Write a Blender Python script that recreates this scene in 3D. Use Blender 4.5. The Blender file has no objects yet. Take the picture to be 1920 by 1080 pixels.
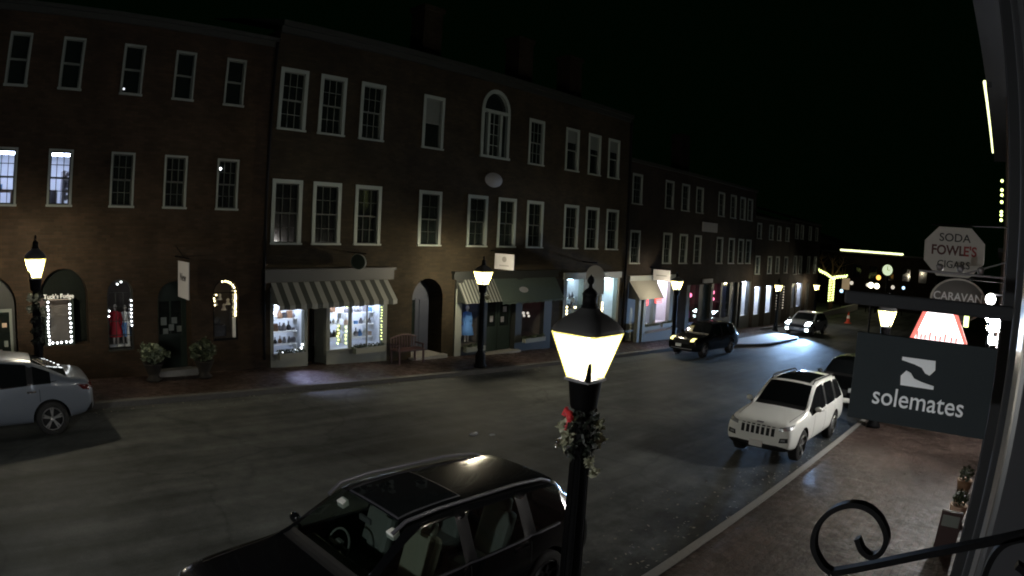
import bpy, bmesh, math, random
from mathutils import Vector, Matrix
from mathutils.bvhtree import BVHTree
R = math.radians
rnd = random.Random(7)
scene = bpy.context.scene
COL = scene.collection
FY = 15.96          # plane of the brick fronts across the street
KL, KR = 13.68, 3.27  # kerb lines: far side, near side
_PX = [-60, 2.3, 7.4, 11.4, 17.1, 24.3, 32, 40, 50, 70, 400]
_PZ = [0, 0, -.18, -.38, -.66, -1.0, -1.35, -1.65, -2.0, -2.6, -3.2]
def gz(x):
    for a in range(len(_PX) - 1):
        if x <= _PX[a + 1]:
            t = (x - _PX[a]) / (_PX[a + 1] - _PX[a]); return _PZ[a] + t * (_PZ[a + 1] - _PZ[a])
    return _PZ[-1]
def sz(x): return gz(x) + .12

# ---------------------------------------------------------------- materials
def _new(name):
    m = bpy.data.materials.new(name); m.use_nodes = True
    nt = m.node_tree; b = nt.nodes['Principled BSDF']
    return m, nt, b
def N(nt, t, **kw):
    n = nt.nodes.new(t)
    for k, v in kw.items():
        if k in n.inputs: n.inputs[k].default_value = v
        else: setattr(n, k, v)
    return n
def plain(name, col, rough=.6, metal=0., var=.12, scale=6., bump=.0, coat=0., spec=.5):
    m, nt, b = _new(name)
    tc = N(nt, 'ShaderNodeTexCoord')
    nz = N(nt, 'ShaderNodeTexNoise', Scale=scale, Detail=5., Roughness=.6)
    nt.links.new(tc.outputs['Object'], nz.inputs['Vector'])
    mx = N(nt, 'ShaderNodeMixRGB')
    c = Vector(col)
    mx.inputs[1].default_value = (*(c * (1 - var)), 1); mx.inputs[2].default_value = (*(c * (1 + var)), 1)
    nt.links.new(nz.outputs['Fac'], mx.inputs[0]); nt.links.new(mx.outputs[0], b.inputs['Base Color'])
    b.inputs['Roughness'].default_value = rough; b.inputs['Metallic'].default_value = metal
    b.inputs['Coat Weight'].default_value = coat; b.inputs['Coat Roughness'].default_value = .06
    b.inputs['Specular IOR Level'].default_value = spec
    if bump:
        bp = N(nt, 'ShaderNodeBump', Strength=bump, Distance=.02)
        nt.links.new(nz.outputs['Fac'], bp.inputs['Height']); nt.links.new(bp.outputs[0], b.inputs['Normal'])
    return m
def emit(name, col, s):
    m, nt, b = _new(name)
    b.inputs['Base Color'].default_value = (*col, 1)
    b.inputs['Emission Color'].default_value = (*col, 1); b.inputs['Emission Strength'].default_value = s
    return m
def glowglass(name, col, s):
    m = bpy.data.materials.new(name); m.use_nodes = True; nt = m.node_tree; nt.nodes.clear()
    o = N(nt, 'ShaderNodeOutputMaterial'); t = N(nt, 'ShaderNodeBsdfTransparent'); t.inputs[0].default_value = (.92, .92, .9, 1)
    e = N(nt, 'ShaderNodeEmission'); e.inputs[0].default_value = (*col, 1); e.inputs[1].default_value = s
    a = N(nt, 'ShaderNodeAddShader'); nt.links.new(t.outputs[0], a.inputs[0]); nt.links.new(e.outputs[0], a.inputs[1]); nt.links.new(a.outputs[0], o.inputs[0])
    return m
def brickmat(name, c1, c2, mortar, flat=False, bw=.22, rh=.073, bump=.5, rough=.9, blotch=(.6, 1.35)):
    m, nt, b = _new(name)
    tc = N(nt, 'ShaderNodeTexCoord'); sp = N(nt, 'ShaderNodeSeparateXYZ'); cb = N(nt, 'ShaderNodeCombineXYZ')
    nt.links.new(tc.outputs['Object'], sp.inputs[0])
    if flat:
        nt.links.new(sp.outputs['X'], cb.inputs['X']); nt.links.new(sp.outputs['Y'], cb.inputs['Y'])
    else:
        ad = N(nt, 'ShaderNodeMath', operation='ADD')
        nt.links.new(sp.outputs['X'], ad.inputs[0]); nt.links.new(sp.outputs['Y'], ad.inputs[1])
        nt.links.new(ad.outputs[0], cb.inputs['X']); nt.links.new(sp.outputs['Z'], cb.inputs['Y'])
    br = nt.nodes.new('ShaderNodeTexBrick')
    br.inputs['Color1'].default_value = (*c1, 1); br.inputs['Color2'].default_value = (*c2, 1); br.inputs['Mortar'].default_value = (*mortar, 1)
    br.inputs['Scale'].default_value = 1; br.inputs['Mortar Size'].default_value = .006; br.inputs['Bias'].default_value = -.1
    br.inputs['Brick Width'].default_value = bw; br.inputs['Row Height'].default_value = rh
    nt.links.new(cb.outputs[0], br.inputs['Vector'])
    nz = N(nt, 'ShaderNodeTexNoise', Scale=.9, Detail=6., Roughness=.65)
    nt.links.new(tc.outputs['Object'], nz.inputs['Vector'])
    rp = N(nt, 'ShaderNodeMapRange'); rp.inputs[1].default_value = .3; rp.inputs[2].default_value = .7; rp.inputs[3].default_value, rp.inputs[4].default_value = (.45, 1.7) if flat else blotch
    nt.links.new(nz.outputs['Fac'], rp.inputs[0])
    mx = N(nt, 'ShaderNodeMixRGB', blend_type='MULTIPLY'); mx.inputs[0].default_value = 1
    nt.links.new(br.outputs['Color'], mx.inputs[1]); nt.links.new(rp.outputs[0], mx.inputs[2])
    nt.links.new(mx.outputs[0], b.inputs['Base Color'])
    b.inputs['Roughness'].default_value = rough; b.inputs['Specular IOR Level'].default_value = .35 if flat else .12
    bp = N(nt, 'ShaderNodeBump', Strength=bump, Distance=.01); bp.invert = True
    nt.links.new(br.outputs['Fac'], bp.inputs['Height']); nt.links.new(bp.outputs[0], b.inputs['Normal'])
    if flat:
        n4 = N(nt, 'ShaderNodeTexNoise', Scale=4.5, Detail=6., Roughness=.75); nt.links.new(tc.outputs['Object'], n4.inputs['Vector'])
        b2 = N(nt, 'ShaderNodeBump', Strength=.55, Distance=.06); nt.links.new(n4.outputs['Fac'], b2.inputs['Height']); nt.links.new(bp.outputs[0], b2.inputs['Normal']); nt.links.new(b2.outputs[0], b.inputs['Normal'])
        r2 = N(nt, 'ShaderNodeMapRange'); r2.inputs[1].default_value = .35; r2.inputs[2].default_value = .65; r2.inputs[3].default_value = .26; r2.inputs[4].default_value = .7
        nt.links.new(n4.outputs['Fac'], r2.inputs[0]); nt.links.new(r2.outputs[0], b.inputs['Roughness']); b.inputs['Specular IOR Level'].default_value = .14
    return m
def asphalt():
    m, nt, b = _new('asphalt')
    tc = N(nt, 'ShaderNodeTexCoord')
    n1 = N(nt, 'ShaderNodeTexNoise', Scale=60., Detail=4.); n2 = N(nt, 'ShaderNodeTexNoise', Scale=.35, Detail=6., Roughness=.6)
    mp = N(nt, 'ShaderNodeMapping'); mp.inputs['Scale'].default_value = (.12, 1.6, 1)
    n3 = N(nt, 'ShaderNodeTexNoise', Scale=1.2, Detail=4.)
    nt.links.new(tc.outputs['Object'], mp.inputs[0]); nt.links.new(mp.outputs[0], n3.inputs['Vector'])
    for n in (n1, n2): nt.links.new(tc.outputs['Object'], n.inputs['Vector'])
    a = N(nt, 'ShaderNodeMath', operation='ADD'); nt.links.new(n2.outputs['Fac'], a.inputs[0]); nt.links.new(n3.outputs['Fac'], a.inputs[1])
    rp = N(nt, 'ShaderNodeValToRGB')
    rp.color_ramp.elements[0].position = .38; rp.color_ramp.elements[0].color = (.062, .064, .060, 1)
    rp.color_ramp.elements[1].position = .62; rp.color_ramp.elements[1].color = (.19, .192, .184, 1)
    h = N(nt, 'ShaderNodeMath', operation='MULTIPLY'); h.inputs[1].default_value = .5
    nt.links.new(a.outputs[0], h.inputs[0]); nt.links.new(h.outputs[0], rp.inputs[0])
    mx = N(nt, 'ShaderNodeMixRGB', blend_type='MULTIPLY'); mx.inputs[0].default_value = .5
    nt.links.new(rp.outputs[0], mx.inputs[1]); nt.links.new(n1.outputs['Fac'], mx.inputs[2])
    # tar-filled cracks and dark worn blotches
    nv = N(nt, 'ShaderNodeTexNoise', Scale=1.3, Detail=3.); vm = N(nt, 'ShaderNodeMixRGB'); vm.inputs[0].default_value = .35
    nt.links.new(tc.outputs['Object'], nv.inputs['Vector']); nt.links.new(tc.outputs['Object'], vm.inputs[1]); nt.links.new(nv.outputs['Color'], vm.inputs[2])
    vo = N(nt, 'ShaderNodeTexVoronoi', Scale=.42); vo.feature = 'DISTANCE_TO_EDGE'; nt.links.new(vm.outputs[0], vo.inputs['Vector'])
    cr = N(nt, 'ShaderNodeMapRange'); cr.inputs[1].default_value = .0; cr.inputs[2].default_value = .014; cr.inputs[3].default_value = .8; cr.inputs[4].default_value = 1
    nt.links.new(vo.outputs['Distance'], cr.inputs[0])
    bl = N(nt, 'ShaderNodeTexNoise', Scale=2.4, Detail=5., Roughness=.7); nt.links.new(tc.outputs['Object'], bl.inputs['Vector'])
    bm_ = N(nt, 'ShaderNodeMapRange'); bm_.inputs[1].default_value = .3; bm_.inputs[2].default_value = .62; bm_.inputs[3].default_value = .76; bm_.inputs[4].default_value = 1.08
    nt.links.new(bl.outputs['Fac'], bm_.inputs[0])
    cm = N(nt, 'ShaderNodeMath', operation='MULTIPLY'); nt.links.new(cr.outputs[0], cm.inputs[0]); nt.links.new(bm_.outputs[0], cm.inputs[1])
    ck = N(nt, 'ShaderNodeMixRGB', blend_type='MULTIPLY'); ck.inputs[0].default_value = 1; nt.links.new(mx.outputs[0], ck.inputs[1]); nt.links.new(cm.outputs[0], ck.inputs[2])
    g = N(nt, 'ShaderNodeMixRGB', blend_type='MULTIPLY'); g.inputs[0].default_value = 1; g.inputs[2].default_value = (.88, .92, .94, 1)
    # shade along the near gutter, painted in as a broken darkening
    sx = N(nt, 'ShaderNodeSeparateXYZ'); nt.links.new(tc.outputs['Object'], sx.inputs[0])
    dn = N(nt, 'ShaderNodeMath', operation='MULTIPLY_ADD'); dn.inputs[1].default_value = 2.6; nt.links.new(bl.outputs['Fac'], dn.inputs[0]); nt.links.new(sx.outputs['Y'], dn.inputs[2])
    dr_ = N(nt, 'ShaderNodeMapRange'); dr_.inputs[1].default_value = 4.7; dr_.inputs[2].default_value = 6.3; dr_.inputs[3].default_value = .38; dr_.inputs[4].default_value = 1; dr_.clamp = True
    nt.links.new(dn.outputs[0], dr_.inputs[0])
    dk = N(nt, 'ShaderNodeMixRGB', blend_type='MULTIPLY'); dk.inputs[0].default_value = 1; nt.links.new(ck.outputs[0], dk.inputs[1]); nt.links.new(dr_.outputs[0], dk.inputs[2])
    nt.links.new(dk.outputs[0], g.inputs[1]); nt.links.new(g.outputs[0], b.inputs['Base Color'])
    rr = N(nt, 'ShaderNodeMapRange'); rr.inputs[3].default_value = .6; rr.inputs[4].default_value = .85; b.inputs['Specular IOR Level'].default_value = .08
    nt.links.new(n3.outputs['Fac'], rr.inputs[0]); nt.links.new(rr.outputs[0], b.inputs['Roughness'])
    bp = N(nt, 'ShaderNodeBump', Strength=.35, Distance=.01)
    nt.links.new(n1.outputs['Fac'], bp.inputs['Height']); nt.links.new(bp.outputs[0], b.inputs['Normal'])
    return m
def clearglass(name, tint=(1, 1, 1), refl=.1, rough=.02):
    m = bpy.data.materials.new(name); m.use_nodes = True; nt = m.node_tree; nt.nodes.clear()
    o = N(nt, 'ShaderNodeOutputMaterial'); t = N(nt, 'ShaderNodeBsdfTransparent'); t.inputs[0].default_value = (*tint, 1)
    g = N(nt, 'ShaderNodeBsdfGlossy'); g.inputs['Roughness'].default_value = rough
    mx = N(nt, 'ShaderNodeMixShader'); mx.inputs[0].default_value = refl
    lw = N(nt, 'ShaderNodeLayerWeight', Blend=.25)
    mr = N(nt, 'ShaderNodeMapRange'); mr.inputs[3].default_value = refl * .5; mr.inputs[4].default_value = min(1, refl * 4)
    nt.links.new(lw.outputs['Facing'], mr.inputs[0]); nt.links.new(mr.outputs[0], mx.inputs[0])
    nt.links.new(t.outputs[0], mx.inputs[1]); nt.links.new(g.outputs[0], mx.inputs[2]); nt.links.new(mx.outputs[0], o.inputs[0])
    return m
def stripes(name, a, c, period, axis='X'):
    m, nt, b = _new(name)
    tc = N(nt, 'ShaderNodeTexCoord'); sp = N(nt, 'ShaderNodeSeparateXYZ'); nt.links.new(tc.outputs['Object'], sp.inputs[0])
    d = N(nt, 'ShaderNodeMath', operation='DIVIDE'); d.inputs[1].default_value = period
    nt.links.new(sp.outputs[axis], d.inputs[0])
    f = N(nt, 'ShaderNodeMath', operation='FRACT'); nt.links.new(d.outputs[0], f.inputs[0])
    g = N(nt, 'ShaderNodeMath', operation='GREATER_THAN'); g.inputs[1].default_value = .5; nt.links.new(f.outputs[0], g.inputs[0])
    mx = N(nt, 'ShaderNodeMixRGB'); mx.inputs[1].default_value = (*a, 1); mx.inputs[2].default_value = (*c, 1)
    nt.links.new(g.outputs[0], mx.inputs[0]); nt.links.new(mx.outputs[0], b.inputs['Base Color']); b.inputs['Roughness'].default_value = .9
    return m
def leafmat(name, c1, c2):
    m, nt, b = _new(name)
    g = N(nt, 'ShaderNodeNewGeometry'); mx = N(nt, 'ShaderNodeMixRGB'); mx.inputs[1].default_value = (*c1, 1); mx.inputs[2].default_value = (*c2, 1)
    nt.links.new(g.outputs['Random Per Island'], mx.inputs[0]); nt.links.new(mx.outputs[0], b.inputs['Base Color']); b.inputs['Roughness'].default_value = .6
    return m

M = dict(
    asphalt=asphalt(),
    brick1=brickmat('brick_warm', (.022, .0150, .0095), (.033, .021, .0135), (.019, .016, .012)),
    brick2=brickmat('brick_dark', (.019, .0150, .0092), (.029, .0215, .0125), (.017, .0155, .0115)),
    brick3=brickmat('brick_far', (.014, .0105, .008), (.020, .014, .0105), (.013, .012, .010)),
    paver=brickmat('brick_paver', (.034, .0225, .019), (.054, .037, .031), (.019, .017, .016), True, .2, .1, .35, .42),
    concrete=plain('concrete', (.36, .35, .33), .85, var=.2, scale=3, bump=.3),
    graniteshade=plain('granite_shaded', (.075, .072, .068), .8, var=.3, scale=14, bump=.3),  # same kerb stone, darkened to carry the shadow on the far kerb
    granite=plain('granite', (.17, .165, .155), .8, var=.25, scale=25, bump=.3),
    earth=plain('earth', (.05, .05, .045), .95, var=.3, scale=.5),
    trim=plain('trim_paint', (.18, .21, .192), .55, var=.06, scale=2),
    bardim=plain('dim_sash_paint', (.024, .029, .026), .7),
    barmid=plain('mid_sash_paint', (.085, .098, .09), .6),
    trimdim=plain('sash_paint', (.14, .16, .148), .55, var=.06, scale=2),
    cream=plain('cream_paint', (.14, .15, .13), .6, var=.08, scale=2),
    greentrim=plain('green_grey_paint', (.0085, .0102, .0082), .6, var=.1, scale=2),
    recess=plain('recess_shade', (.007, .009, .008), .9, spec=.08),  # near-black colour stands in for the unlit depth of the recess
    darkgreen=plain('dark_green_paint', (.014, .022, .018), .6, spec=.2),
    bluegrey=plain('blue_grey_paint', (.022, .027, .042), .5, var=.1),
    slate=plain('slate_roof', (.03, .03, .033), .9, var=.2),
    darkglass=plain('dark_pane', (.008, .011, .010), .07, var=.3, scale=1.2, spec=.5),
    pane=clearglass('clear_pane', (.95, .97, 1), .07),
    carglass=clearglass('car_glass', (.52, .58, .55), .11),
    cargdark=plain('tinted_car_glass', (.006, .007, .008), .03, spec=.6),
    black=plain('black_iron', (.0025, .0025, .003), .6, .0, var=.2, scale=9, spec=.07),
    blackpaint=plain('black_car_paint', (.003, .0032, .004), .2, .0, var=.05, coat=.35, spec=.25),
    whitepaint=plain('white_car_paint', (.74, .75, .72), .3, var=.02, coat=.6),
    silverpaint=plain('silver_car_paint', (.15, .172, .21), .36, .35, var=.03, coat=.6),
    greypaint=plain('grey_car_paint', (.25, .26, .28), .35, .2, var=.03, coat=.5),
    rubber=plain('rubber', (.010, .010, .010), .85),
    plastic=plain('black_plastic', (.009, .009, .010), .6, spec=.25),
    railsteel=plain('dull_rail', (.10, .10, .12), .4, .5, var=.1),
    lid=plain('grey_lantern_lid', (.035, .035, .036), .7),
    alloy=plain('alloy', (.55, .55, .56), .3, .9, var=.05),
    chrome=plain('chrome', (.75, .75, .76), .12, 1., var=.02),
    lens=plain('clear_lens', (.35, .37, .38), .1, .4, var=.1, coat=1.),
    redlens=plain('red_lens', (.06, .006, .006), .12, coat=1.),
    plate=plain('plate', (.62, .62, .60), .5, var=.05),
    seat=plain('grey_leather', (.16, .17, .165), .65, var=.1, scale=8),
    seat2=plain('beige_leather', (.24, .24, .19), .6, var=.1, scale=8),
    dash=plain('dash_plastic', (.018, .018, .018), .6),
    awn1=stripes('striped_canvas', (.165, .172, .16), (.024, .029, .026), .345),
    awn2=stripes('striped_canvas_small', (.13, .137, .127), (.022, .028, .024), .15),
    awngreen=plain('green_canvas', (.028, .042, .034), .95, var=.12),
    awnpale=plain('pale_canvas', (.17, .165, .15), .9, var=.06),
    signwhite=plain('white_board', (.34, .34, .36), .6, var=.05),
    signgrey=plain('grey_board', (.17, .17, .17), .7, var=.08),
    signblue=plain('slate_blue_board', (.026, .032, .036), .8, var=.1, scale=1.5, spec=.1),
    letter=plain('pale_letter', (.80, .82, .86), .6, var=.03),
    letterdark=plain('dark_letter', (.03, .03, .032), .7),
    letterred=plain('red_letter', (.28, .035, .035), .6),
    letterbrown=plain('maroon_letter', (.08, .018, .018), .6),
    fowle=plain('worn_white_enamel', (.50, .485, .46), .55, var=.14, scale=3),
    roomwhite=plain('white_shop_wall', (.68, .70, .74), .9, var=.15, scale=2.5),
    roomgrey=plain('grey_shop_wall', (.25, .25, .27), .9, var=.25, scale=3),
    roomdark=plain('dim_shop_wall', (.10, .085, .07), .9, var=.4, scale=3),
    wood=plain('wood', (.20, .11, .06), .7, var=.2),
    peach=plain('peach_wall', (.50, .36, .28), .9, var=.1),
    red=plain('red_cloth', (.50, .015, .03), .8, var=.15),
    whitecloth=plain('white_cloth', (.70, .70, .68), .85, var=.08),
    bluecloth=plain('blue_cloth', (.10, .25, .55), .8, var=.15),
    pinkcloth=plain('pink_cloth', (.55, .12, .42), .8, var=.15),
    greycloth=plain('grey_cloth', (.20, .19, .21), .85, var=.2),
    darkcloth=plain('dark_cloth', (.03, .03, .035), .85, var=.2),
    skin=plain('mannequin_cream', (.62, .55, .48), .6, var=.04),
    leaf=leafmat('green_leaf', (.014, .024, .012), (.045, .062, .03)),
    palleaf=leafmat('pale_leaf', (.035, .05, .028), (.14, .17, .11)),
    garl=leafmat('garland_leaf', (.005, .008, .005), (.018, .024, .016)),
    garlpale=leafmat('dried_leaf', (.17, .18, .11), (.46, .45, .33)),
    litter=leafmat('fallen_leaf', (.05, .045, .035), (.20, .18, .15)),
    pot=plain('dark_pot', (.016, .015, .014), .8, spec=.2),
    benchred=plain('red_bench_paint', (.030, .0085, .008), .6, var=.15),
    ribbon=plain('red_ribbon', (.55, .03, .04), .45),
    silver=plain('silver_ball', (.8, .8, .82), .12, 1., var=.01),
    cone=plain('orange_cone', (.6, .08, .04), .6),
    steel=plain('dull_steel', (.22, .22, .24), .45, .6, var=.12),
    pilaster=plain('grey_pilaster_paint', (.030, .031, .035), .35, var=.1, scale=3, spec=.3),
    wallgrey=plain('grey_shopfront_paint', (.024, .025, .028), .8, var=.15, scale=2, spec=.12),
    darkwall=brickmat('brick_near', (.03, .02, .017), (.075, .042, .032), (.05, .045, .04)),
)
E_ = dict(
    lampFL=emit('lantern_glow_strong', (1., .93, .82), 390),
    lampR=emit('lantern_glow_mid', (1., .93, .80), 1183),
    lampL=emit('lantern_glow', (1., .87, .64), 1318),
    lampglass=glowglass('lantern_glass', (1., .88, .44), 1.45),
    edgeglow=emit('lantern_edge_glow', (1., .86, .22), .95),
    lampB=emit('lantern_glow_near', (.95, .97, .97), 2895),
    lampM=emit('lantern_glow_bright', (1., .87, .62), 2193),
    lampfar=emit('lantern_glow_far', (1., .80, .40), 22),
    bulb=emit('bulb_warm', (1., .85, .45), 7),
    bulbw=emit('bulb_white', (.92, .97, 1.), 7),
    bulbg=emit('bulb_yellow_green', (.86, 1., .34), 3),
    cornice=emit('bulb_pale_yellow', (.95, 1., .52), 2.0),
    coolpanel=emit('cool_ceiling_light', (.78, .86, 1.), 62),
    officepanel=emit('office_ceiling_light', (.70, .78, 1.), 26),
    cyanpanel=emit('cyan_ceiling_light', (.70, .95, 1.), 34),
    pinkpanel=emit('pink_ceiling_light', (1., .80, .95), 60),
    bluepanel=emit('blue_ceiling_light', (.78, .86, 1.), 75),
    bluedim=emit('blue_dim_light', (.35, .5, 1.), 1.6),
    warmdim=emit('warm_dim_light', (1., .75, .5), 1.2), tanlit=emit('tan_lit_window', (.5, .36, .22), .35),
    pinkdim=emit('pink_lamp', (1., .22, .38), 3.5),
    dimwhite=emit('dim_white_light', (.9, .92, 1.), 1.1),
    neon=emit('red_neon', (1., .08, .06), 3.0),
    head=emit('headlight_white', (.80, .95, 1.), 40),
    headfog=emit('foglight_white', (.85, 1., 1.), 14),
    parkl=emit('parking_light_yellow', (1., .90, .32), 2.2),
    bluelt=emit('blue_white_light', (.5, .75, 1.), 2.2),
    signlit=emit('backlit_white_panel', (1., .90, .92), 2.6),
    signred=emit('backlit_red_edge', (1., .22, .18), .75),
    flood=emit('flood_bulb', (1., .98, .94), 430),
    floodsm=emit('flood_bulb_small', (1., .98, .93), 18),
    clock=emit('clock_dial', (.72, .85, .55), .9),
    orange=emit('orange_bulb', (1., .5, .1), 2.),
    farlamp=emit('far_globe', (1., .92, .65), 5.),
    fardim=emit('far_globe_dim', (1., .9, .75), .7),
    star=emit('orange_star', (1., .45, .08), 2.5),
)
M.update(E_)

# ---------------------------------------------------------------- builders
ROOTM = {}
def root_of(o):
    while o.parent: o = o.parent
    return o
class MB:
    def __init__(s): s.v = []; s.f = []; s.sm = []
    def add(s, vs, fs, smooth=False):
        o = len(s.v); s.v += [tuple(v) for v in vs]
        for f in fs: s.f.append([i + o for i in f]); s.sm.append(smooth)
        return s
    def box(s, x0, x1, y0, y1, z0, z1):
        v = [(x, y, z) for z in (z0, z1) for y in (y0, y1) for x in (x0, x1)]
        return s.add(v, [(0, 2, 3, 1), (4, 5, 7, 6), (0, 1, 5, 4), (2, 6, 7, 3), (0, 4, 6, 2), (1, 3, 7, 5)])
    def obox(s, c, u, v, w):     # oriented box: centre and three half axes
        c, u, v, w = map(Vector, (c, u, v, w))
        P = [c + a * u + b * v + d * w for d in (-1, 1) for b in (-1, 1) for a in (-1, 1)]
        return s.add(P, [(0, 2, 3, 1), (4, 5, 7, 6), (0, 1, 5, 4), (2, 6, 7, 3), (0, 4, 6, 2), (1, 3, 7, 5)])
    def quad(s, a, b, c, d): return s.add([a, b, c, d], [(0, 1, 2, 3)])
    def tube(s, pts, r, n=8, cap=True, smooth=True):
        pts = [Vector(p) for p in pts]; rs = r if isinstance(r, (list, tuple)) else [r] * len(pts)
        vs = []; fs = []; up = Vector((0, 0, 1)); pu = None
        for i, p in enumerate(pts):
            d = (pts[min(i + 1, len(pts) - 1)] - pts[max(i - 1, 0)]).normalized()
            u = d.cross(up if abs(d.z) < .95 else Vector((1, 0, 0))).normalized()
            if pu is not None and u.dot(pu) < 0: u = -u
            pu = u; w = d.cross(u)
            for k in range(n):
                a = 2 * math.pi * k / n; vs.append(p + rs[i] * (math.cos(a) * u + math.sin(a) * w))
        for i in range(len(pts) - 1):
            for k in range(n):
                fs.append((i * n + k, i * n + (k + 1) % n, (i + 1) * n + (k + 1) % n, (i + 1) * n + k))
        s.add(vs, fs, smooth)
        if cap: s.add(vs[:n], [tuple(range(n))]); s.add(vs[-n:], [tuple(range(n))])
        return s
    def lathe(s, prof, c=(0, 0, 0), n=16, axis='z', smooth=True):
        vs = []; fs = []
        for r, h in prof:
            for k in range(n):
                a = 2 * math.pi * k / n; p = (r * math.cos(a), r * math.sin(a), h)
                if axis == 'y': p = (p[0], p[2], p[1])
                if axis == 'x': p = (p[2], p[0], p[1])
                vs.append((p[0] + c[0], p[1] + c[1], p[2] + c[2]))
        for i in range(len(prof) - 1):
            for k in range(n): fs.append((i * n + k, i * n + (k + 1) % n, (i + 1) * n + (k + 1) % n, (i + 1) * n + k))
        return s.add(vs, fs, smooth)
    def ball(s, c, r, n=10, m=6, sx=1, sy=1, szz=1):
        vs = []; fs = []
        for i in range(m + 1):
            t = math.pi * i / m
            for k in range(n):
                a = 2 * math.pi * k / n
                vs.append((c[0] + sx * r * math.sin(t) * math.cos(a), c[1] + sy * r * math.sin(t) * math.sin(a), c[2] + szz * r * math.cos(t)))
        for i in range(m):
            for k in range(n): fs.append((i * n + k, (i + 1) * n + k, (i + 1) * n + (k + 1) % n, i * n + (k + 1) % n))
        return s.add(vs, fs, True)
    def prism(s, poly, d0, d1, axis='y'):   # poly of 2-D points extruded along an axis
        n = len(poly)
        def P(p, d): return (p[0], d, p[1]) if axis == 'y' else ((d, p[0], p[1]) if axis == 'x' else (p[0], p[1], d))
        vs = [P(p, d0) for p in poly] + [P(p, d1) for p in poly]
        fs = [tuple(range(n)), tuple(range(n, 2 * n))[::-1]] + [(i, (i + 1) % n, n + (i + 1) % n, n + i) for i in range(n)]
        return s.add(vs, fs)
    def leaves(s, c, rad, n, size, flat=1.):
        for _ in range(n):
            d = Vector((rnd.gauss(0, 1), rnd.gauss(0, 1), rnd.gauss(0, 1) * flat)); d = d / max(d.length, .01) * rnd.random() ** .45
            p = Vector(c) + Vector((d.x * rad[0], d.y * rad[1], d.z * rad[2]))
            u = Vector((rnd.gauss(0, 1), rnd.gauss(0, 1), rnd.gauss(0, 1))).normalized(); w = u.cross(Vector((rnd.gauss(0, 1), rnd.gauss(0, 1), rnd.gauss(0, 1)))).normalized()
            q = size * rnd.uniform(.6, 1.3)
            s.add([p - u * q, p - w * q * .45, p + u * q, p + w * q * .45], [(0, 1, 2, 3)])
        return s
    def build(s, name, mat, parent=None, world=True, bevel=0):
        me = bpy.data.meshes.new(name)
        vs = s.v
        if parent is not None and world:
            inv = ROOTM.get(root_of(parent).name)
            if inv is not None: vs = [inv @ Vector(v) for v in vs]
        me.from_pydata([tuple(v) for v in vs], [], s.f); me.polygons.foreach_set('use_smooth', s.sm); me.update()
        bm = bmesh.new(); bm.from_mesh(me); bmesh.ops.recalc_face_normals(bm, faces=bm.faces); bm.to_mesh(me); bm.free()
        me.materials.append(mat if not isinstance(mat, str) else M[mat])
        o = bpy.data.objects.new(name, me); COL.objects.link(o)
        if parent is not None: o.parent = parent
        if bevel:
            md = o.modifiers.new('bevel', 'BEVEL'); md.width = bevel; md.segments = 2; md.limit_method = 'ANGLE'
        return o
def tag(o, label, cat, group=None):
    o['label'] = label; o['category'] = cat
    if group: o['group'] = group
    return o
def struct(o): o['kind'] = 'structure'; return o
def thing(name, label, cat, loc=(0, 0, 0), rz=0, group=None, ry=0):
    o = bpy.data.objects.new(name, None); COL.objects.link(o); o.empty_display_size = .2
    o.location = loc; o.rotation_euler = (0, ry, rz)
    ROOTM[o.name] = (Matrix.Translation(loc) @ Matrix.Rotation(rz, 4, 'Z') @ Matrix.Rotation(ry, 4, 'Y')).inverted()
    return tag(o, label, cat, group)
def copy_thing(src, loc, label, rz=None):
    r = src.copy(); COL.objects.link(r); r.location = loc
    if rz is not None: r.rotation_euler = (0, 0, rz)
    r['label'] = label
    for ch in list(src.children):
        c = ch.copy(); COL.objects.link(c); c.parent = r
        for g in list(ch.children):
            d = g.copy(); COL.objects.link(d); d.parent = c
    return r
_TXT = {}
def text_mb(mb, txt, origin, right, up, size, depth=.012, align='CENTER', squash=1., font=None, bold=0.):
    """letters as solid mesh on the plane (right, up), centred on origin"""
    cu = bpy.data.curves.new('t', 'FONT'); cu.body = txt; cu.size = 1; cu.extrude = .02; cu.align_x = align; cu.align_y = 'CENTER'; cu.offset = bold
    cu.resolution_u = 4
    ob = bpy.data.objects.new('t', cu); COL.objects.link(ob)
    dg = bpy.context.evaluated_depsgraph_get(); me = bpy.data.meshes.new_from_object(ob.evaluated_get(dg))
    r, u = Vector(right).normalized(), Vector(up).normalized(); n = r.cross(u)
    vs = [Vector(origin) + r * (v.co.x * size * squash) + u * (v.co.y * size) + n * (v.co.z / .02 * depth * .5) for v in me.vertices]
    mb.add(vs, [tuple(p.vertices) for p in me.polygons])
    bpy.data.objects.remove(ob); bpy.data.curves.remove(cu); bpy.data.meshes.remove(me)
    return mb

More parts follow.
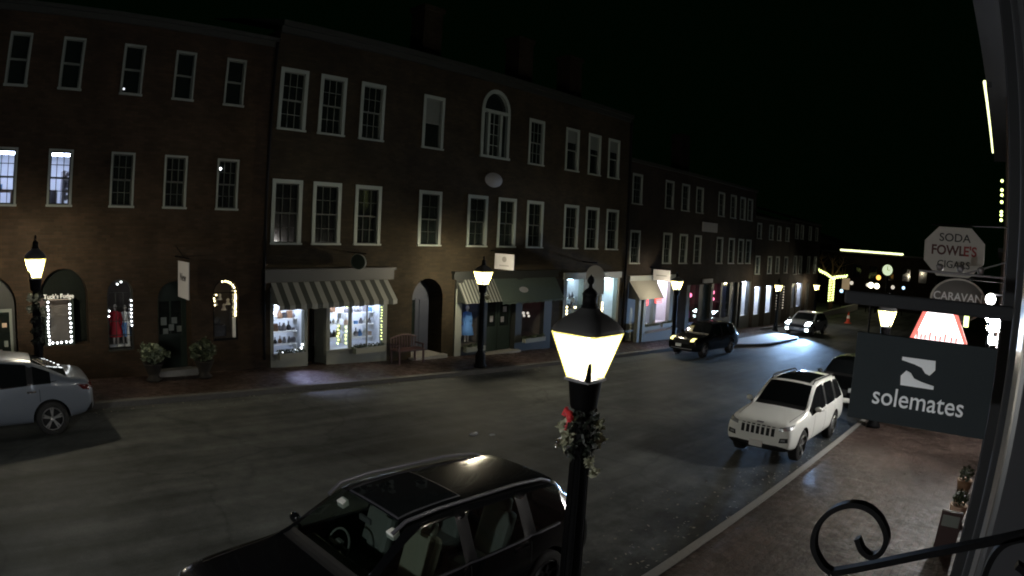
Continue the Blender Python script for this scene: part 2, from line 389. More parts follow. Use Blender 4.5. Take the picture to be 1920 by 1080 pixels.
# ---------------------------------------------------------------- ground
def strip(name, y0, y1, dz, mat, x0=-60, x1=160, yfun=None, thick=0):
    mb = MB(); xs = sorted(set([x0, x1] + [p for p in _PX if x0 < p < x1] + [x0 + (x1 - x0) * i / 60 for i in range(61)]))
    n = 6; vs = []; fs = []
    for x in xs:
        a, b = (y0(x) if callable(y0) else y0), (y1(x) if callable(y1) else y1)
        for k in range(n + 1):
            y = a + (b - a) * k / n
            vs.append((x, y, gz(x) + (dz(y) if callable(dz) else dz)))
    for i in range(len(xs) - 1):
        for k in range(n):
            fs.append((i * (n + 1) + k, (i + 1) * (n + 1) + k, (i + 1) * (n + 1) + k + 1, i * (n + 1) + k + 1))
    mb.add(vs, fs, True)
    return struct(mb.build(name, mat))
def kerb_far(x):
    # kerb line of the far pavement with the rounded bump-out before the square
    if x < 26.5: return KL
    if x < 33.5:
        t = (x - 26.5) / 7; t = t * t * (3 - 2 * t); return KL - 2.0 * t
    if x < 37.6: return KL - 2.0
    if x < 39.4:
        t = (x - 37.6) / 1.8; return KL - 2.0 + 3.2 * (1 - math.sqrt(max(0, 1 - t * t)))
    return 15.2
strip('ground', -140, 140, -.35, 'earth', -160, 400)
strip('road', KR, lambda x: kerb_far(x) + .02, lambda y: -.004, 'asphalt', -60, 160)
strip('square_pavement', 15.2, 40, .02, 'asphalt', 56, 160)
strip('brick_pavement_far', lambda x: kerb_far(x) + .16, 16.3, .12, 'paver', -60, 56)
strip('brick_pavement_near', -.6, KR - .16, .12, 'paver', -60, 160)
strip('concrete_corner', lambda x: kerb_far(x) + .16, KL, .126, 'concrete', 29.5, 39.2)
def kerb(name, yf, x0, x1, sgn, step=1.0, mat='granite'):
    mb = MB(); xs = [x0 + i * step for i in range(int((x1 - x0) / step) + 1)]
    vs = []; fs = []
    for x in xs:
        y = yf(x); w = .16 * sgn
        vs += [(x, y, gz(x) - .3), (x, y + .01 * sgn, gz(x) + .115), (x, y + .03 * sgn, gz(x) + .13), (x, y + w, gz(x) + .13), (x, y + w, gz(x) - .3)]
    for i in range(len(xs) - 1):
        for k in range(4): fs.append((i * 5 + k, (i + 1) * 5 + k, (i + 1) * 5 + k + 1, i * 5 + k + 1))
    mb.add(vs, fs); return struct(mb.build(name, mat))
kerb('kerb_far', kerb_far, -60, 56, 1, .4, 'graniteshade')
kerb('kerb_near', lambda x: KR, -60, 160, -1)

# leaf litter and grit along the gutters (nobody could count it)
mb = MB()
for _ in range(900):
    y = KR + abs(rnd.gauss(0, .9)) + .05; x = rnd.uniform(2.0, 16) 
    if rnd.random() < .35: y = KL - abs(rnd.gauss(0, .35)) - .03; x = rnd.uniform(1, 16)
    a = rnd.uniform(0, 6.3); q = rnd.uniform(.008, .034)
    u = Vector((math.cos(a), math.sin(a), rnd.uniform(0, .5))) * q; w = Vector((-math.sin(a), math.cos(a), rnd.uniform(0, .4))) * q * .7
    p = Vector((x, y, gz(x) + .012)); mb.add([p - u, p - w, p + u, p + w], [(0, 1, 2, 3)])
o = mb.build('leaf_litter', 'litter'); o['kind'] = 'stuff'; o['label'] = 'scattered leaves and grit along both gutters'
for k, (x, y, q) in enumerate(((8.55, 8.95, .085), (8.85, 8.72, .06))):
    m = MB(); m.ball((x, y, gz(x) + q * .2), q, 9, 6, 1.4, .8, .22)
    m.v = [(a_ + rnd.uniform(-.2, .2) * q, b_ + rnd.uniform(-.2, .2) * q, max(c_ + rnd.uniform(-.2, .2) * q, gz(x) + .001)) for a_, b_, c_ in m.v]
    tag(m.build('paper_scrap', 'signwhite'), ('larger' if k == 0 else 'smaller') + ' crumpled pale scrap lying in the middle of the road', 'litter', 'paper scraps in the road')

# ---------------------------------------------------------------- facades
def arcpts(xa, xb, zs, zt, n=14):
    c = (xa + xb) / 2; a = (xb - xa) / 2; b = zt - zs
    return [(c - a * math.cos(math.pi * i / n), zs + b * math.sin(math.pi * i / n)) for i in range(n + 1)]
def facade(mb, x0, x1, z0, z1, holes, y=FY, depth=.16):
    xs = sorted(set([x0, x1] + [h[0] for h in holes] + [h[1] for h in holes])); zs = sorted(set([z0, z1] + [h[2] for h in holes] + [h[3] for h in holes]))
    for i in range(len(xs) - 1):
        for k in range(len(zs) - 1):
            cx, cz = (xs[i] + xs[i + 1]) / 2, (zs[k] + zs[k + 1]) / 2
            if any(h[0] < cx < h[1] and h[2] < cz < h[3] for h in holes): continue
            mb.quad((xs[i], y, zs[k]), (xs[i + 1], y, zs[k]), (xs[i + 1], y, zs[k + 1]), (xs[i], y, zs[k + 1]))
    for h in holes:
        xa, xb, za, zb = h[:4]; sp = h[4] if len(h) > 4 and h[4] is not None else None; d = h[5] if len(h) > 5 else depth
        top = zb if sp is None else sp
        mb.quad((xa, y, za), (xb, y, za), (xb, y + d, za), (xa, y + d, za))
        mb.quad((xa, y, za), (xa, y + d, za), (xa, y + d, top), (xa, y, top))
        mb.quad((xb, y, za), (xb, y, top), (xb, y + d, top), (xb, y + d, za))
        if sp is None: mb.quad((xa, y, zb), (xa, y + d, zb), (xb, y + d, zb), (xb, y, zb))
        else:
            P = arcpts(xa, xb, sp, zb)
            for (a, b), (c, e) in zip(P[:-1], P[1:]):
                mb.quad((a, y, b), (c, y, e), (c, y, zb), (a, y, zb)); mb.quad((a, y, b), (a, y + d, b), (c, y + d, e), (c, y, e))
def bigwalls(mb, x0, x1, z0, z1, y=FY, depth=11):
    mb.quad((x0, y, z0), (x0, y + depth, z0), (x0, y + depth, z1), (x0, y, z1))
    mb.quad((x1, y, z0), (x1, y, z1), (x1, y + depth, z1), (x1, y + depth, z0))
    mb.quad((x0, y + depth, z0), (x1, y + depth, z0), (x1, y + depth, z1), (x0, y + depth, z1))
def sash(b, x0, x1, z0, z1, case=.07, cols=1, rows=1, y=FY, mat='trim', pane='darkglass', proud=.02, blind=0, side=None, label=None, bars='bardim'):
    """a double-hung window: casing, two sashes with glazing bars, a sill; the panes are a part of it"""
    f = MB(); yo = y - proud
    for a, c, e, g in ((x0, x1, z1 - case, z1), (x0, x0 + case, z0 + .05, z1 - case), (x1 - case, x1, z0 + .05, z1 - case)): f.box(a, c, yo, y + .10, e, g)
    f.box(x0 - .02, x1 + .02, y - proud - .035, y + .10, z0, z0 + .05)
    xa, xb, za, zb = x0 + case, x1 - case, z0 + .05, z1 - case; zm = (za + zb) / 2
    st = .032; sh = MB()
    for (zl, zh, yy) in ((zm - .01, zb, y + .045), (za, zm + .012, y + .075)):
        for a, c, e, g in ((xa, xb, zl, zl + st), (xa, xb, zh - st, zh), (xa, xa + st, zl + st, zh - st), (xb - st, xb, zl + st, zh - st)): sh.box(a, c, yy - .015, yy + .015, e, g)
        for i in range(1, cols): xx = xa + (xb - xa) * i / cols; sh.box(xx - .008, xx + .008, yy - .012, yy + .012, zl + st, zh - st)
        for i in range(1, rows): zz = zl + (zh - zl) * i / rows; sh.box(xa + st, xb - st, yy - .011, yy + .011, zz - .008, zz + .008)
    w = f.build('window', mat, side); sh.build('sash', bars, w)
    if label: w['label'] = label
    p = MB().box(xa, xb, y + .094, y + .10, za, zb); p.build('pane', pane, w)
    if blind: MB().box(xa + .01, xb - .01, y + .086, y + .092, zb - (zb - za) * blind, zb - .01).build('blind', 'barmid', w)
    return w
def archwin(side, x0, x1, z0, zs, zt, y=FY, mat='trimdim', pane='pane', cols=3, rows=4, yo=.06, w=.05, bar=.010):
    f = MB(); P = arcpts(x0, x1, zs, zt); Q = arcpts(x0 + w, x1 - w, zs, zt - w)
    ya, yb = y + yo, y + yo + .05
    for i in range(len(P) - 1):
        a, b, c, d = P[i], P[i + 1], Q[i + 1], Q[i]
        f.quad((a[0], ya, a[1]), (b[0], ya, b[1]), (c[0], ya, c[1]), (d[0], ya, d[1])); f.quad((d[0], ya, d[1]), (c[0], ya, c[1]), (c[0], yb, c[1]), (d[0], yb, d[1]))
    f.box(x0, x0 + w, ya, yb, z0 + w, zs); f.box(x1 - w, x1, ya, yb, z0 + w, zs); f.box(x0, x1, ya - .02, yb, z0, z0 + w)
    for i in range(1, cols): xx = x0 + w + (x1 - x0 - 2 * w) * i / cols; f.box(xx - bar, xx + bar, ya + .01, yb - .01, z0 + w, zs)
    for i in range(1, rows + 1): zz = z0 + w + (zs - z0 - w) * i / rows; f.box(x0 + w, x1 - w, ya + .012, yb - .012, zz - bar, zz + bar)
    o = f.build('arched_window', mat, side)
    g = MB(); poly = [(x0 + w, z0 + w), (x1 - w, z0 + w)] + Q[::-1]
    g.prism(poly, y + yo + .055, y + yo + .06); g.build('pane', pane, o)
    return o
def room(side, x0, x1, z0, z1, y0, y1, wall, panel, ph=.10, name='display_room', py=None, pw=.5, valance=False):
    """the inside of a shop window: five walls and a light panel under its ceiling"""
    m = MB(); m.quad((x0, y1, z0), (x1, y1, z0), (x1, y1, z1), (x0, y1, z1)); m.quad((x0, y0, z0), (x0, y1, z0), (x0, y1, z1), (x0, y0, z1)); m.quad((x1, y0, z0), (x1, y0, z1), (x1, y1, z1), (x1, y1, z0))
    m.quad((x0, y0, z0), (x1, y0, z0), (x1, y1, z0), (x0, y1, z0)); m.quad((x0, y0, z1), (x0, y1, z1), (x1, y1, z1), (x1, y0, z1))
    o = m.build(name, wall, side)
    py = (y0 + y1) / 2 if py is None else py; cw = (x1 - x0) * pw / 2; cx = (x0 + x1) / 2
    if valance:     # a strip lamp behind a hood, shining back onto the goods
        MB().box(cx - cw, cx + cw, y0 + .02, y0 + .05, z1 - .235, z1 - .01).box(cx - cw, cx + cw, y0 + .05, y0 + .20, z1 - .03, z1 - .01).build('lamp_hood', 'plastic', o)
        MB().quad((cx - cw, y0 + .055, z1 - .22), (cx + cw, y0 + .055, z1 - .22), (cx + cw, y0 + .12, z1 - .04), (cx - cw, y0 + .12, z1 - .04)).build('light_panel', panel, o)
    elif panel: MB().box(cx - cw, cx + cw, py - .12, py + .12, z1 - ph - .05, z1 - ph).build('light_panel', panel, o)
    return o
def pilaster(mb, x0, x1, z0, z1, y=FY): 
    mb.box(x0, x1, y - .06, y + .2, z0, z1); mb.box(x0 - .02, x1 + .02, y - .08, y - .06 + .02, z0 - .002, z0 + .22); mb.box(x0 - .02, x1 + .02, y - .085, y - .06 + .02, z1 - .1, z1 + .002)

# ---- building 1 (left, with arched shopfront openings)
B1 = thing('brick_building', 'warm brown brick building on the left with two lit office windows and arched shop openings', 'building', (2, FY, sz(2)))
B1t = [(.11, 0), (1.45, 0), (3.01, 0), (4.39, 0), (5.81, 0)]; B1m = [(0., 1), (1.37, 1), (2.94, 0), (4.33, 0), (5.77, 0)]
holes = [(x + .02, x + .55, 6.95, 8.16) for x, _ in B1t] + [(x + .02, x + .59, 4.23, 5.50, None, 0.1) for x, _ in B1m]
holes += [(-1.3, -.73, 6.95, 8.16), (-1.35, -.75, 4.23, 5.5), (-.55, .62, .1, 2.62, 2.0, .3), (1.2, 2.42, .98, 2.78, 2.1, .4), (2.9, 3.58, .74, 2.49, 2.15, .25), (4.22, 5.12, .02, 2.40, 1.95, .5), (5.74, 6.46, .80, 2.42, 2.06, .25)]
mb = MB(); facade(mb, -7, 7.30, -1, 8.92, holes); bigwalls(mb, -7, 7.30, -1, 8.92); mb.build('wall', 'brick1', B1)
MB().quad((-7.2, FY - .1, 8.96), (7.3, FY - .1, 8.96), (7.3, FY + 6, 10.0), (-7.2, FY + 6, 10.0)).build('roof', 'slate', B1)
g = MB().box(-7, 7.22, FY - .14, FY - .003, 8.85, 8.95); g.box(-7, 7.22, FY - .06, FY - .003, 8.70, 8.85); g.build('gutter', 'greentrim', B1)
MB().tube([(7.2, FY - .09, 8.84), (7.2, FY - .07, 8.6), (7.2, FY - .07, .2)], .045).build('downpipe', 'black', B1)
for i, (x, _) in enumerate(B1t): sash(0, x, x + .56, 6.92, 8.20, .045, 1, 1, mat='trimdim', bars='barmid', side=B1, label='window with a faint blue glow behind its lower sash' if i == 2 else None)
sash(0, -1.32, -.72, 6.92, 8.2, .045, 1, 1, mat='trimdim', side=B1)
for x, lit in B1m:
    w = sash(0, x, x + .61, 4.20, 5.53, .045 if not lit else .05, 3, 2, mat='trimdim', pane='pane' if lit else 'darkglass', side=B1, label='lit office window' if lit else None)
for x in (0., 1.37):
    r = room(B1, x - .35, x + .95, 3.9, 5.62, FY + .17, FY + 2.6, 'roomwhite', 'officepanel', .06, 'office_room', pw=.8)
# things in the offices
t = thing('office_shelf', 'tall pale shelf with draped cloth inside the second lit office window', 'shelf', (1.95, FY + 1.2, 3.9))
m = MB(); m.box(1.84, 1.90, FY + .8, FY + 1.3, 3.9, 5.1); m.box(1.90, 2.2, FY + .8, FY + 1.3, 4.45, 4.5); m.box(1.90, 2.2, FY + .8, FY + 1.3, 4.85, 4.9); m.build('frame', 'greycloth', t)
MB().leaves((1.95, FY + .95, 4.75), (.1, .1, .35), 60, .09).build('cloth', 'greycloth', t)
t = thing('office_chair', 'grey office chair behind the lower sash of the second lit window', 'chair', (1.55, FY + .8, 3.9))
m = MB(); m.box(1.42, 1.70, FY + .7, FY + .78, 4.25, 4.62); m.box(1.42, 1.7, FY + .5, FY + .78, 4.12, 4.2); m.tube([(1.56, FY + .65, 4.1), (1.56, FY + .65, 3.9)], .03); m.build('seat', 'roomgrey', t, bevel=.02)
t = thing('office_desk', 'desk with papers behind the leftmost lit office window', 'desk', (.2, FY + .8, 3.9))
m = MB(); m.box(-.25, .62, FY + .45, FY + 1.1, 4.55, 4.6); m.box(-.2, -.15, FY + .5, FY + 1, 3.92, 4.55); m.box(.5, .55, FY + .5, FY + 1, 3.92, 4.55); m.build('desk_top', 'wood', t)
MB().box(.05, .28, FY + .5, FY + .7, 4.601, 4.72).build('paper_tray', 'bluecloth', t)
tag(MB().ball((5.88, FY + .06, 5.27), .035).build('window_bulb', 'bulbw'), 'single white bulb glowing in the dark window above the arched doll window', 'bulb')
tag(MB().ball((3.12, FY + .06, 7.08), .03).build('desk_lamp', 'dimwhite'), 'small white lamp low in the bluish top floor window', 'lamp')
# far-left arched door
d = MB(); d.box(-.5, .58, FY + .2, FY + .26, .12, 1.98); d.prism([(-.5, 1.98), (.58, 1.98)] + arcpts(-.5, .58, 2.0, 2.58)[::-1], FY + .2, FY + .26)
dr = d.build('door', 'greentrim', B1)
MB().box(-.35, .44, FY + .192, FY + .199, .62, 1.80).build('door_pane', 'darkglass', dr)
m = MB(); m.box(-.42, -.35, FY + .17, FY + .198, .55, 1.87); m.box(.44, .51, FY + .17, FY + .198, .55, 1.87); m.box(-.35, .44, FY + .17, FY + .198, .55, .62); m.box(-.35, .44, FY + .17, FY + .198, 1.8, 1.87); m.build('door_frame', 'trimdim', dr)
for (x, z, w, h, mm) in ((-.12, .8, .12, .16, 'trimdim'), (.08, .82, .14, .12, 'greycloth'), (.28, 1.0, .1, .14, 'trimdim'), (.25, 1.45, .12, .1, 'peach')): tag(MB().box(x, x + w, FY + .184, FY + .190, z, z + h).build('door_notice', mm), 'notice taped inside the glass of the arched door at far left', 'notice', 'notices on the left arched door')
star = MB(); P = []
for i in range(10): a = math.pi / 2 + i * math.pi / 5; q = .075 if i % 2 == 0 else .032; P.append((.12 + q * math.cos(a), 1.58 + q * math.sin(a)))
star.prism(P, FY + .15, FY + .17); tag(star.build('star_light', 'star'), 'orange glowing star hung in the arched door at far left', 'star light')
# recess with the fudge window
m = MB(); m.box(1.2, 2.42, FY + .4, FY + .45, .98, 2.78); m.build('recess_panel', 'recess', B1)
f = MB(); wx0, wx1, wz0, wz1 = 1.36, 2.0, 1.0, 2.06
for a, c, e, g in ((wx0 - .05, wx1 + .05, wz0 - .06, wz0), (wx0 - .05, wx1 + .05, wz1, wz1 + .05), (wx0 - .05, wx0, wz0, wz1), (wx1, wx1 + .05, wz0, wz1)): f.box(a, c, FY + .02, FY + .39, e, g)
w = f.build('bay_window', 'darkgreen', B1); MB().box(wx0, wx1, FY + .05, FY + .06, wz0, wz1).build('pane', 'pane', w)
r = MB(); r.quad((wx0, FY + .395, wz0), (wx1, FY + .395, wz0), (wx1, FY + .395, wz1), (wx0, FY + .395, wz1)); r.build('display_room', 'roomdark', B1)
MB().box(wx0 + .05, wx1 - .05, FY + .15, FY + .3, wz1 - .02, wz1 - .004).build('light_panel', 'warmdim', B1)
tag(text_mb(MB(), "Tuck's Fudge", (1.68, FY + .0, 2.13), (1, 0, 0), (0, 0, 1), .145, .02, bold=.01).build('lettering', 'letter'), "pale raised letters reading Tuck's Fudge over the lit window", 'lettering')
def string_lights(name, label, pts, r, mat, group=None, wire=True, n=8):
    t = thing(name, label, 'string lights', pts[0], group=group)
    if wire: MB().tube(pts, .006, 5).build('wire', 'plastic', t)
    first = None
    for p in pts:
        q = Vector(p) + Vector((rnd.uniform(-.01, .01), -.012, rnd.uniform(-.012, .012)))
        if first is None:
            first = MB().ball((0, 0, 0), r * (1.25 if r < .04 else 1), n, 5).build('bulb', mat, t, world=False); b = first
        else: b = first.copy(); COL.objects.link(b); b.parent = t
        b.location = q - Vector(pts[0])
    return t
pts = [(1.40, FY + .03, 2.0 - i * .088) for i in range(12)] + [(1.48 + i * .115, FY + .03, 1.04) for i in range(5)] + [(1.96, FY + .03, 1.06 + i * .11) for i in range(9)]
string_lights('string_lights', 'white bulbs framing the small window under the fudge lettering', pts, .021, 'bulbw')
# ---- mannequins
def mannequin(label, x, y, z, h, dress, top=None, skirt=True, head='skin'):
    t = thing('mannequin', label, 'mannequin', (x, y, z)); s = h
    MB().ball((x, y, z + .92 * s), .055 * s, 10, 7, .85, 1, 1.25).build('head', head, t)
    MB().tube([(x, y, z + .80 * s), (x, y, z + .88 * s)], .026 * s).build('neck', 'skin', t)
    b = MB().lathe([(.02 * s, .83 * s), (.10 * s, .80 * s), (.12 * s, .72 * s), (.085 * s, .56 * s), (.10 * s, .50 * s)], (x, y, z), 12)
    for q in (-1, 1): b.tube([(x + q * .11 * s, y, z + .79 * s), (x + q * .15 * s, y, z + .62 * s), (x + q * .13 * s, y - .04 * s, z + .48 * s)], [.036 * s, .03 * s, .022 * s])
    b.build('bodice', top or dress, t)
    if skirt: MB().lathe([(.09 * s, .56 * s), (.15 * s, .42 * s), (.19 * s, .22 * s), (.18 * s, .215 * s)], (x, y, z), 14).build('skirt', dress, t)
    for q in (-1, 1): MB().tube([(x + q * .05 * s, y, z + (.3 if skirt else .55) * s), (x + q * .05 * s, y, z + .03 * s)], [.035 * s, .022 * s] if skirt else [.06 * s, .04 * s]).build('leg', 'skin' if skirt else dress, t)
    return t
archwin(B1, 2.9, 3.58, .74, 2.15, 2.49, mat='greentrim', cols=3, rows=4, bar=.007, w=.04)
room(B1, 2.6, 3.9, .72, 2.52, FY + .25, FY + 1.6, 'roomdark', 'dimwhite', .05, pw=.8)
mannequin('red dress on a mannequin behind the first arched window', 3.20, FY + .5, .80, 1.05, 'red')
mannequin('white top and blue skirt mannequin beside the red dress', 3.48, FY + .62, .80, 1.0, 'bluecloth', 'whitecloth')
tag(MB().box(2.95, 3.52, FY + .27, FY + .34, .80, .86).box(3.47, 3.52, FY + .27, FY + .34, .86, 1.45).build('display_stand', 'whitecloth'), 'white stand with an upright at the foot of the mannequin window', 'display stand')
string_lights('string_lights', 'sparse white bulbs around the mannequin window', [(3.53, FY + .04, 1.35 + i * .1) for i in range(7)] + [(3.27, FY + .04, 2.42), (3.18, FY + .04, 2.38), (2.95, FY + .04, 1.6), (2.95, FY + .04, 1.72)], .017, 'bulbw', wire=False)
# arched door of building 1
d = MB(); d.box(4.22, 5.12, FY + .42, FY + .48, .1, 1.95); d.prism([(4.22, 1.95), (5.12, 1.95)] + arcpts(4.22, 5.12, 1.951, 2.40)[::-1], FY + .42, FY + .48); dr = d.build('door', 'darkgreen', B1)
MB().box(4.36, 4.98, FY + .412, FY + .419, 1.02, 1.86).build('door_pane', 'darkglass', dr)
m = MB(); m.box(4.30, 4.36, FY + .40, FY + .418, .95, 1.92); m.box(4.98, 5.04, FY + .40, FY + .418, .95, 1.92); m.box(4.645, 4.69, FY + .40, FY + .411, 1.02, 1.86); m.build('door_frame', 'darkgreen', dr)
MB().box(4.15, 5.2, FY - .25, FY + .1, -.2, .19).build('door_step', 'granite', B1)
for x, z, w, h in ((4.40, 1.25, .16, .2), (4.62, 1.10, .14, .16), (4.70, 1.28, .15, .16), (4.46, 1.02, .14, .14), (4.84, 1.06, .13, .15)): tag(MB().box(x, x + w, FY + .392, FY + .398, z, z + h).build('door_notice', 'trimdim'), 'pale paper notice stuck on the glass of the dark green arched door', 'notice', 'notices on the dark green door')
# third arched window
archwin(B1, 5.74, 6.46, .80, 2.06, 2.42, mat='black', cols=1, rows=1, bar=.008)
room(B1, 5.5, 6.7, .78, 2.45, FY + .25, FY + 1.3, 'roomdark', 'warmdim', .05, pw=.6)
for k in range(5): tag(MB().lathe([(.0, .18), (.05, .14), (.035, .08), (.08, 0)], (5.86 + .12 * k, FY + .45, 1.55 + .14 * (k % 3)), 9).build('hanging_ornament', 'skin'), 'pale bell ornament hanging in the second arched window', 'ornament', 'ornaments in the arched window')
tag(MB().tube([(6.38, FY + .10, .86), (6.38, FY + .10, 1.4)], .05, 10).build('white_post', 'whitecloth'), 'white post standing at the right of the second arched window', 'post')
tag(MB().box(5.82, 6.25, FY + .35, FY + .6, .86, 1.15).ball((6.0, FY + .5, 1.25), .14).build('dark_cushion', 'darkcloth'), 'dark cushion stack low in the second arched window', 'cushion')
P = arcpts(5.80, 6.40, 2.0, 2.36, 12)
string_lights('string_lights', 'warm bulbs crowded down the right of the second arched window', [(a, FY + .045, b) for a, b in P[5:]] + [(6.39 + .01 * (i % 2), FY + .045, 1.95 - i * .055) for i in range(10)], .021, 'bulb')
string_lights('string_lights', 'few warm bulbs at the left of the second arched window', [(5.80, FY + .045, 1.75), (5.80, FY + .045, 1.85), (5.79, FY + .045, 1.92), (5.84, FY + .045, 2.02)], .018, 'bulb')
# hanging banner
t = thing('blade_sign', 'tall white blade sign hanging above the dark green arched door', 'sign', (4.7, FY, 2.5))
MB().box(4.69, 4.71, 14.80, 15.68, 2.05, 2.93).build('panel', 'signwhite', t)
MB().tube([(4.7, FY, 3.02), (4.7, 14.75, 3.02)], .018).tube([(4.7, FY, 3.3), (4.7, 15.2, 3.02)], .01).build('bracket', 'black', t)
text_mb(MB(), 'New', (4.685, 15.25, 2.55), (0, -1, 0), (0, 0, 1), .26, .006, bold=.01).build('lettering', 'letterdark', t)
# shrubs at the door
def shrub(label, x, y, h, leaf, r):
    z = sz(x); t = thing('potted_shrub', label, 'shrub', (x, y, z))
    MB().lathe([(0, 0), (.16, 0), (.20, .05), (.13, .12), (.15, .2), (.25, .42), (.27, .45), (.22, .45), (.2, .4), (0, .4)], (x, y, z), 14).build('pot', 'pot', t)
    m = MB(); m.leaves((x, y, z + .45 + h * .45), (r, r, h * .5), 420, .06)
    for _ in range(14):
        a = rnd.uniform(0, 6.28); q = r * rnd.uniform(.7, 1.25); m.leaves((x + q * math.cos(a), y + q * math.sin(a), z + .42 + h * rnd.uniform(.3, .95)), (.1, .1, .08), 26, .055)
    m.build('foliage', leaf, t); return t
shrub('pale leafy shrub in a dark urn left of the green door', 3.9, 15.35, .5, 'palleaf', .34)
shrub('dark leafy shrub in a dark urn right of the green door', 5.25, 15.35, .55, 'leaf', .32)

# ---- building 2
B2 = thing('brick_building', 'tall dark brick building with white wide-cased windows, one arched window and striped awnings', 'building', (15, FY, sz(15)))
B2t = [7.42, 8.70, 10.09, 12.47, 17.49, 19.68, 21.20, 22.64]; B2m = [7.39, 8.67, 10.09, 12.48, 14.58, 16.04, 17.56, 19.77, 21.20, 22.70]
WT, WM = .88, .94
holes = [(x + .02, x + WT - .02, 6.47, 8.17) for x in B2t] + [(x + .02, x + WM - .02, 3.34, 5.08) for x in B2m]
holes += [(15.05, 16.42, 6.47, 8.90, 8.15), (7.42, 11.38, -1.2, 2.28, None, .3), (12.35, 13.62, -.9, 2.28, 1.62, .75), (14.14, 19.3, -1.4, 2.2, None, .3), (19.95, 23.95, -1.6, 2.08, None, .3)]
mb = MB(); facade(mb, 7.30, 24.32, -2, 9.30, holes); bigwalls(mb, 7.30, 24.32, -2, 9.30); mb.build('wall', 'brick2', B2)
m = MB().box(7.28, 24.34, FY - .10, FY - .003, 9.16, 9.34); m.box(7.28, 24.36, FY - .20, FY + .1, 9.34, 9.5); m.build('cornice', 'greentrim', B2)
MB().quad((7.2, FY - .1, 9.51), (24.4, FY - .1, 9.51), (24.4, FY + 6, 11.2), (7.2, FY + 6, 11.2)).build('roof', 'slate', B2)
for x in (14.2, 19.4, 22.9): MB().box(x, x + .9, FY + 2.5, FY + 3.3, 9.4, 12.2).box(x - .06, x + .96, FY + 2.44, FY + 3.36, 12.2, 12.4).build('chimney', 'brick2', B2)
tops = {7.42: (3, 2, 0), 8.70: (3, 2, 0), 10.09: (3, 2, 0), 12.47: (1, 1, .5), 17.49: (3, 2, 0), 19.68: (1, 1, .3), 21.20: (1, 1, .35), 22.64: (1, 1, .3)}
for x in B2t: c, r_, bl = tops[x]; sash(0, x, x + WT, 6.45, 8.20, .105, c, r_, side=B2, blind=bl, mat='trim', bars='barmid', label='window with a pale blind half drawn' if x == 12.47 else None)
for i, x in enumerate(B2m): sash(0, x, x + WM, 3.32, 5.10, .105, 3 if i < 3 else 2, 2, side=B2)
# arched window of building 2
f = MB(); x0, x1, zs, zt, w = 15.03, 16.44, 8.14, 8.93, .13; P = arcpts(x0, x1, zs, zt); Q = arcpts(x0 + w, x1 - w, zs, zt - w)
for i in range(len(P) - 1):
    a, b, c, d = P[i], P[i + 1], Q[i + 1], Q[i]
    f.add([(p[0], yy, p[1]) for yy in (FY - .03, FY + .1) for p in (a, b, c, d)], [(0, 1, 2, 3), (3, 2, 6, 7), (0, 4, 5, 1)])
f.box(x0, x0 + w, FY - .03, FY + .1, 6.53, zs); f.box(x1 - w, x1, FY - .03, FY + .1, 6.53, zs); f.box(x0 - .03, x1 + .03, FY - .07, FY + .1, 6.45, 6.53); f.box(x0 + w, x1 - w, FY - .03, FY + .1, 8.06, 8.17)
for xx in (15.40, 16.0): f.box(xx - .055, xx + .055, FY - .02, FY + .1, 6.53, 8.06)
for zz in (6.92, 7.3, 7.68): f.box(15.455, 15.945, FY + .04, FY + .075, zz - .01, zz + .01)
f.box(15.69, 15.71, FY + .04, FY + .075, 6.53, 8.06)
for a in (): f.obox((15.735 + .3 * math.cos(R(a)), FY + .06, 8.17 + .3 * math.sin(R(a))), (.3 * math.cos(R(a)), 0, .3 * math.sin(R(a))), (0, .012, 0), (-.01 * math.sin(R(a)), 0, .01 * math.cos(R(a))))
aw = f.build('arched_window', 'trim', B2)
MB().prism([(x0 + w, 6.53), (x1 - w, 6.53)] + Q[::-1], FY + .105, FY + .11).build('pane', 'darkglass', aw)
ov = MB().lathe([(0, .05), (.38, .045), (.42, 0)], (0, 0, 0), 28, 'y'); ov.v = [(15.76 + x * 1.02, FY - y - .002, 5.69 + z * .62) for x, y, z in ov.v]
ov.build('oval_plaque', 'signgrey', B2)['label'] = 'pale oval stone plaque'
MB().tube([(24.28, FY - .12, 9.2), (24.28, FY - .10, 8.9), (24.28, FY - .10, -.9)], .06).build('downpipe', 'black', B2)
# storefront A : striped awning shop
zb = -.22
m = MB(); m.box(7.2, 11.52, FY - .12, FY - .003, 2.30, 2.58); m.box(7.16, 11.56, FY - .2, FY - .003, 2.58, 2.66); m.build('shop_frieze', 'greentrim', B2)
def awning(side, x0, x1, yt, zt_, yb, zb_, mat, val=.16, name='awning'):
    m = MB(); th = .012
    m.add([(x0, yt, zt_), (x1, yt, zt_), (x1, yb, zb_), (x0, yb, zb_), (x0, yt, zt_ - th), (x1, yt, zt_ - th), (x1, yb, zb_ - th), (x0, yb, zb_ - th)], [(0, 1, 2, 3), (7, 6, 5, 4), (0, 4, 5, 1), (3, 2, 6, 7)])
    if val:
        n = max(4, int((x1 - x0) / .18)); vs = []; fs = []
        for i in range(n + 1):
            x = x0 + (x1 - x0) * i / n; vs += [(x, yb - .004 + .01 * (i % 2), zb_), (x, yb - .012 + .02 * (i % 2), zb_ - val + .02 * (i % 2))]
        for i in range(n): fs.append((2 * i, 2 * i + 1, 2 * i + 3, 2 * i + 2))
        m.add(vs, fs)
    for x in (x0, x1): m.add([(x, yt, zt_), (x, yb, zb_), (x, yt, zb_)], [(0, 1, 2)])
    return m.build(name, mat, side)
a = awning(B2, 7.43, 11.36, FY - .01, 2.28, FY - .55, 1.72, 'awn1', .14); a['label'] = 'wide striped awning'
m = MB(); 
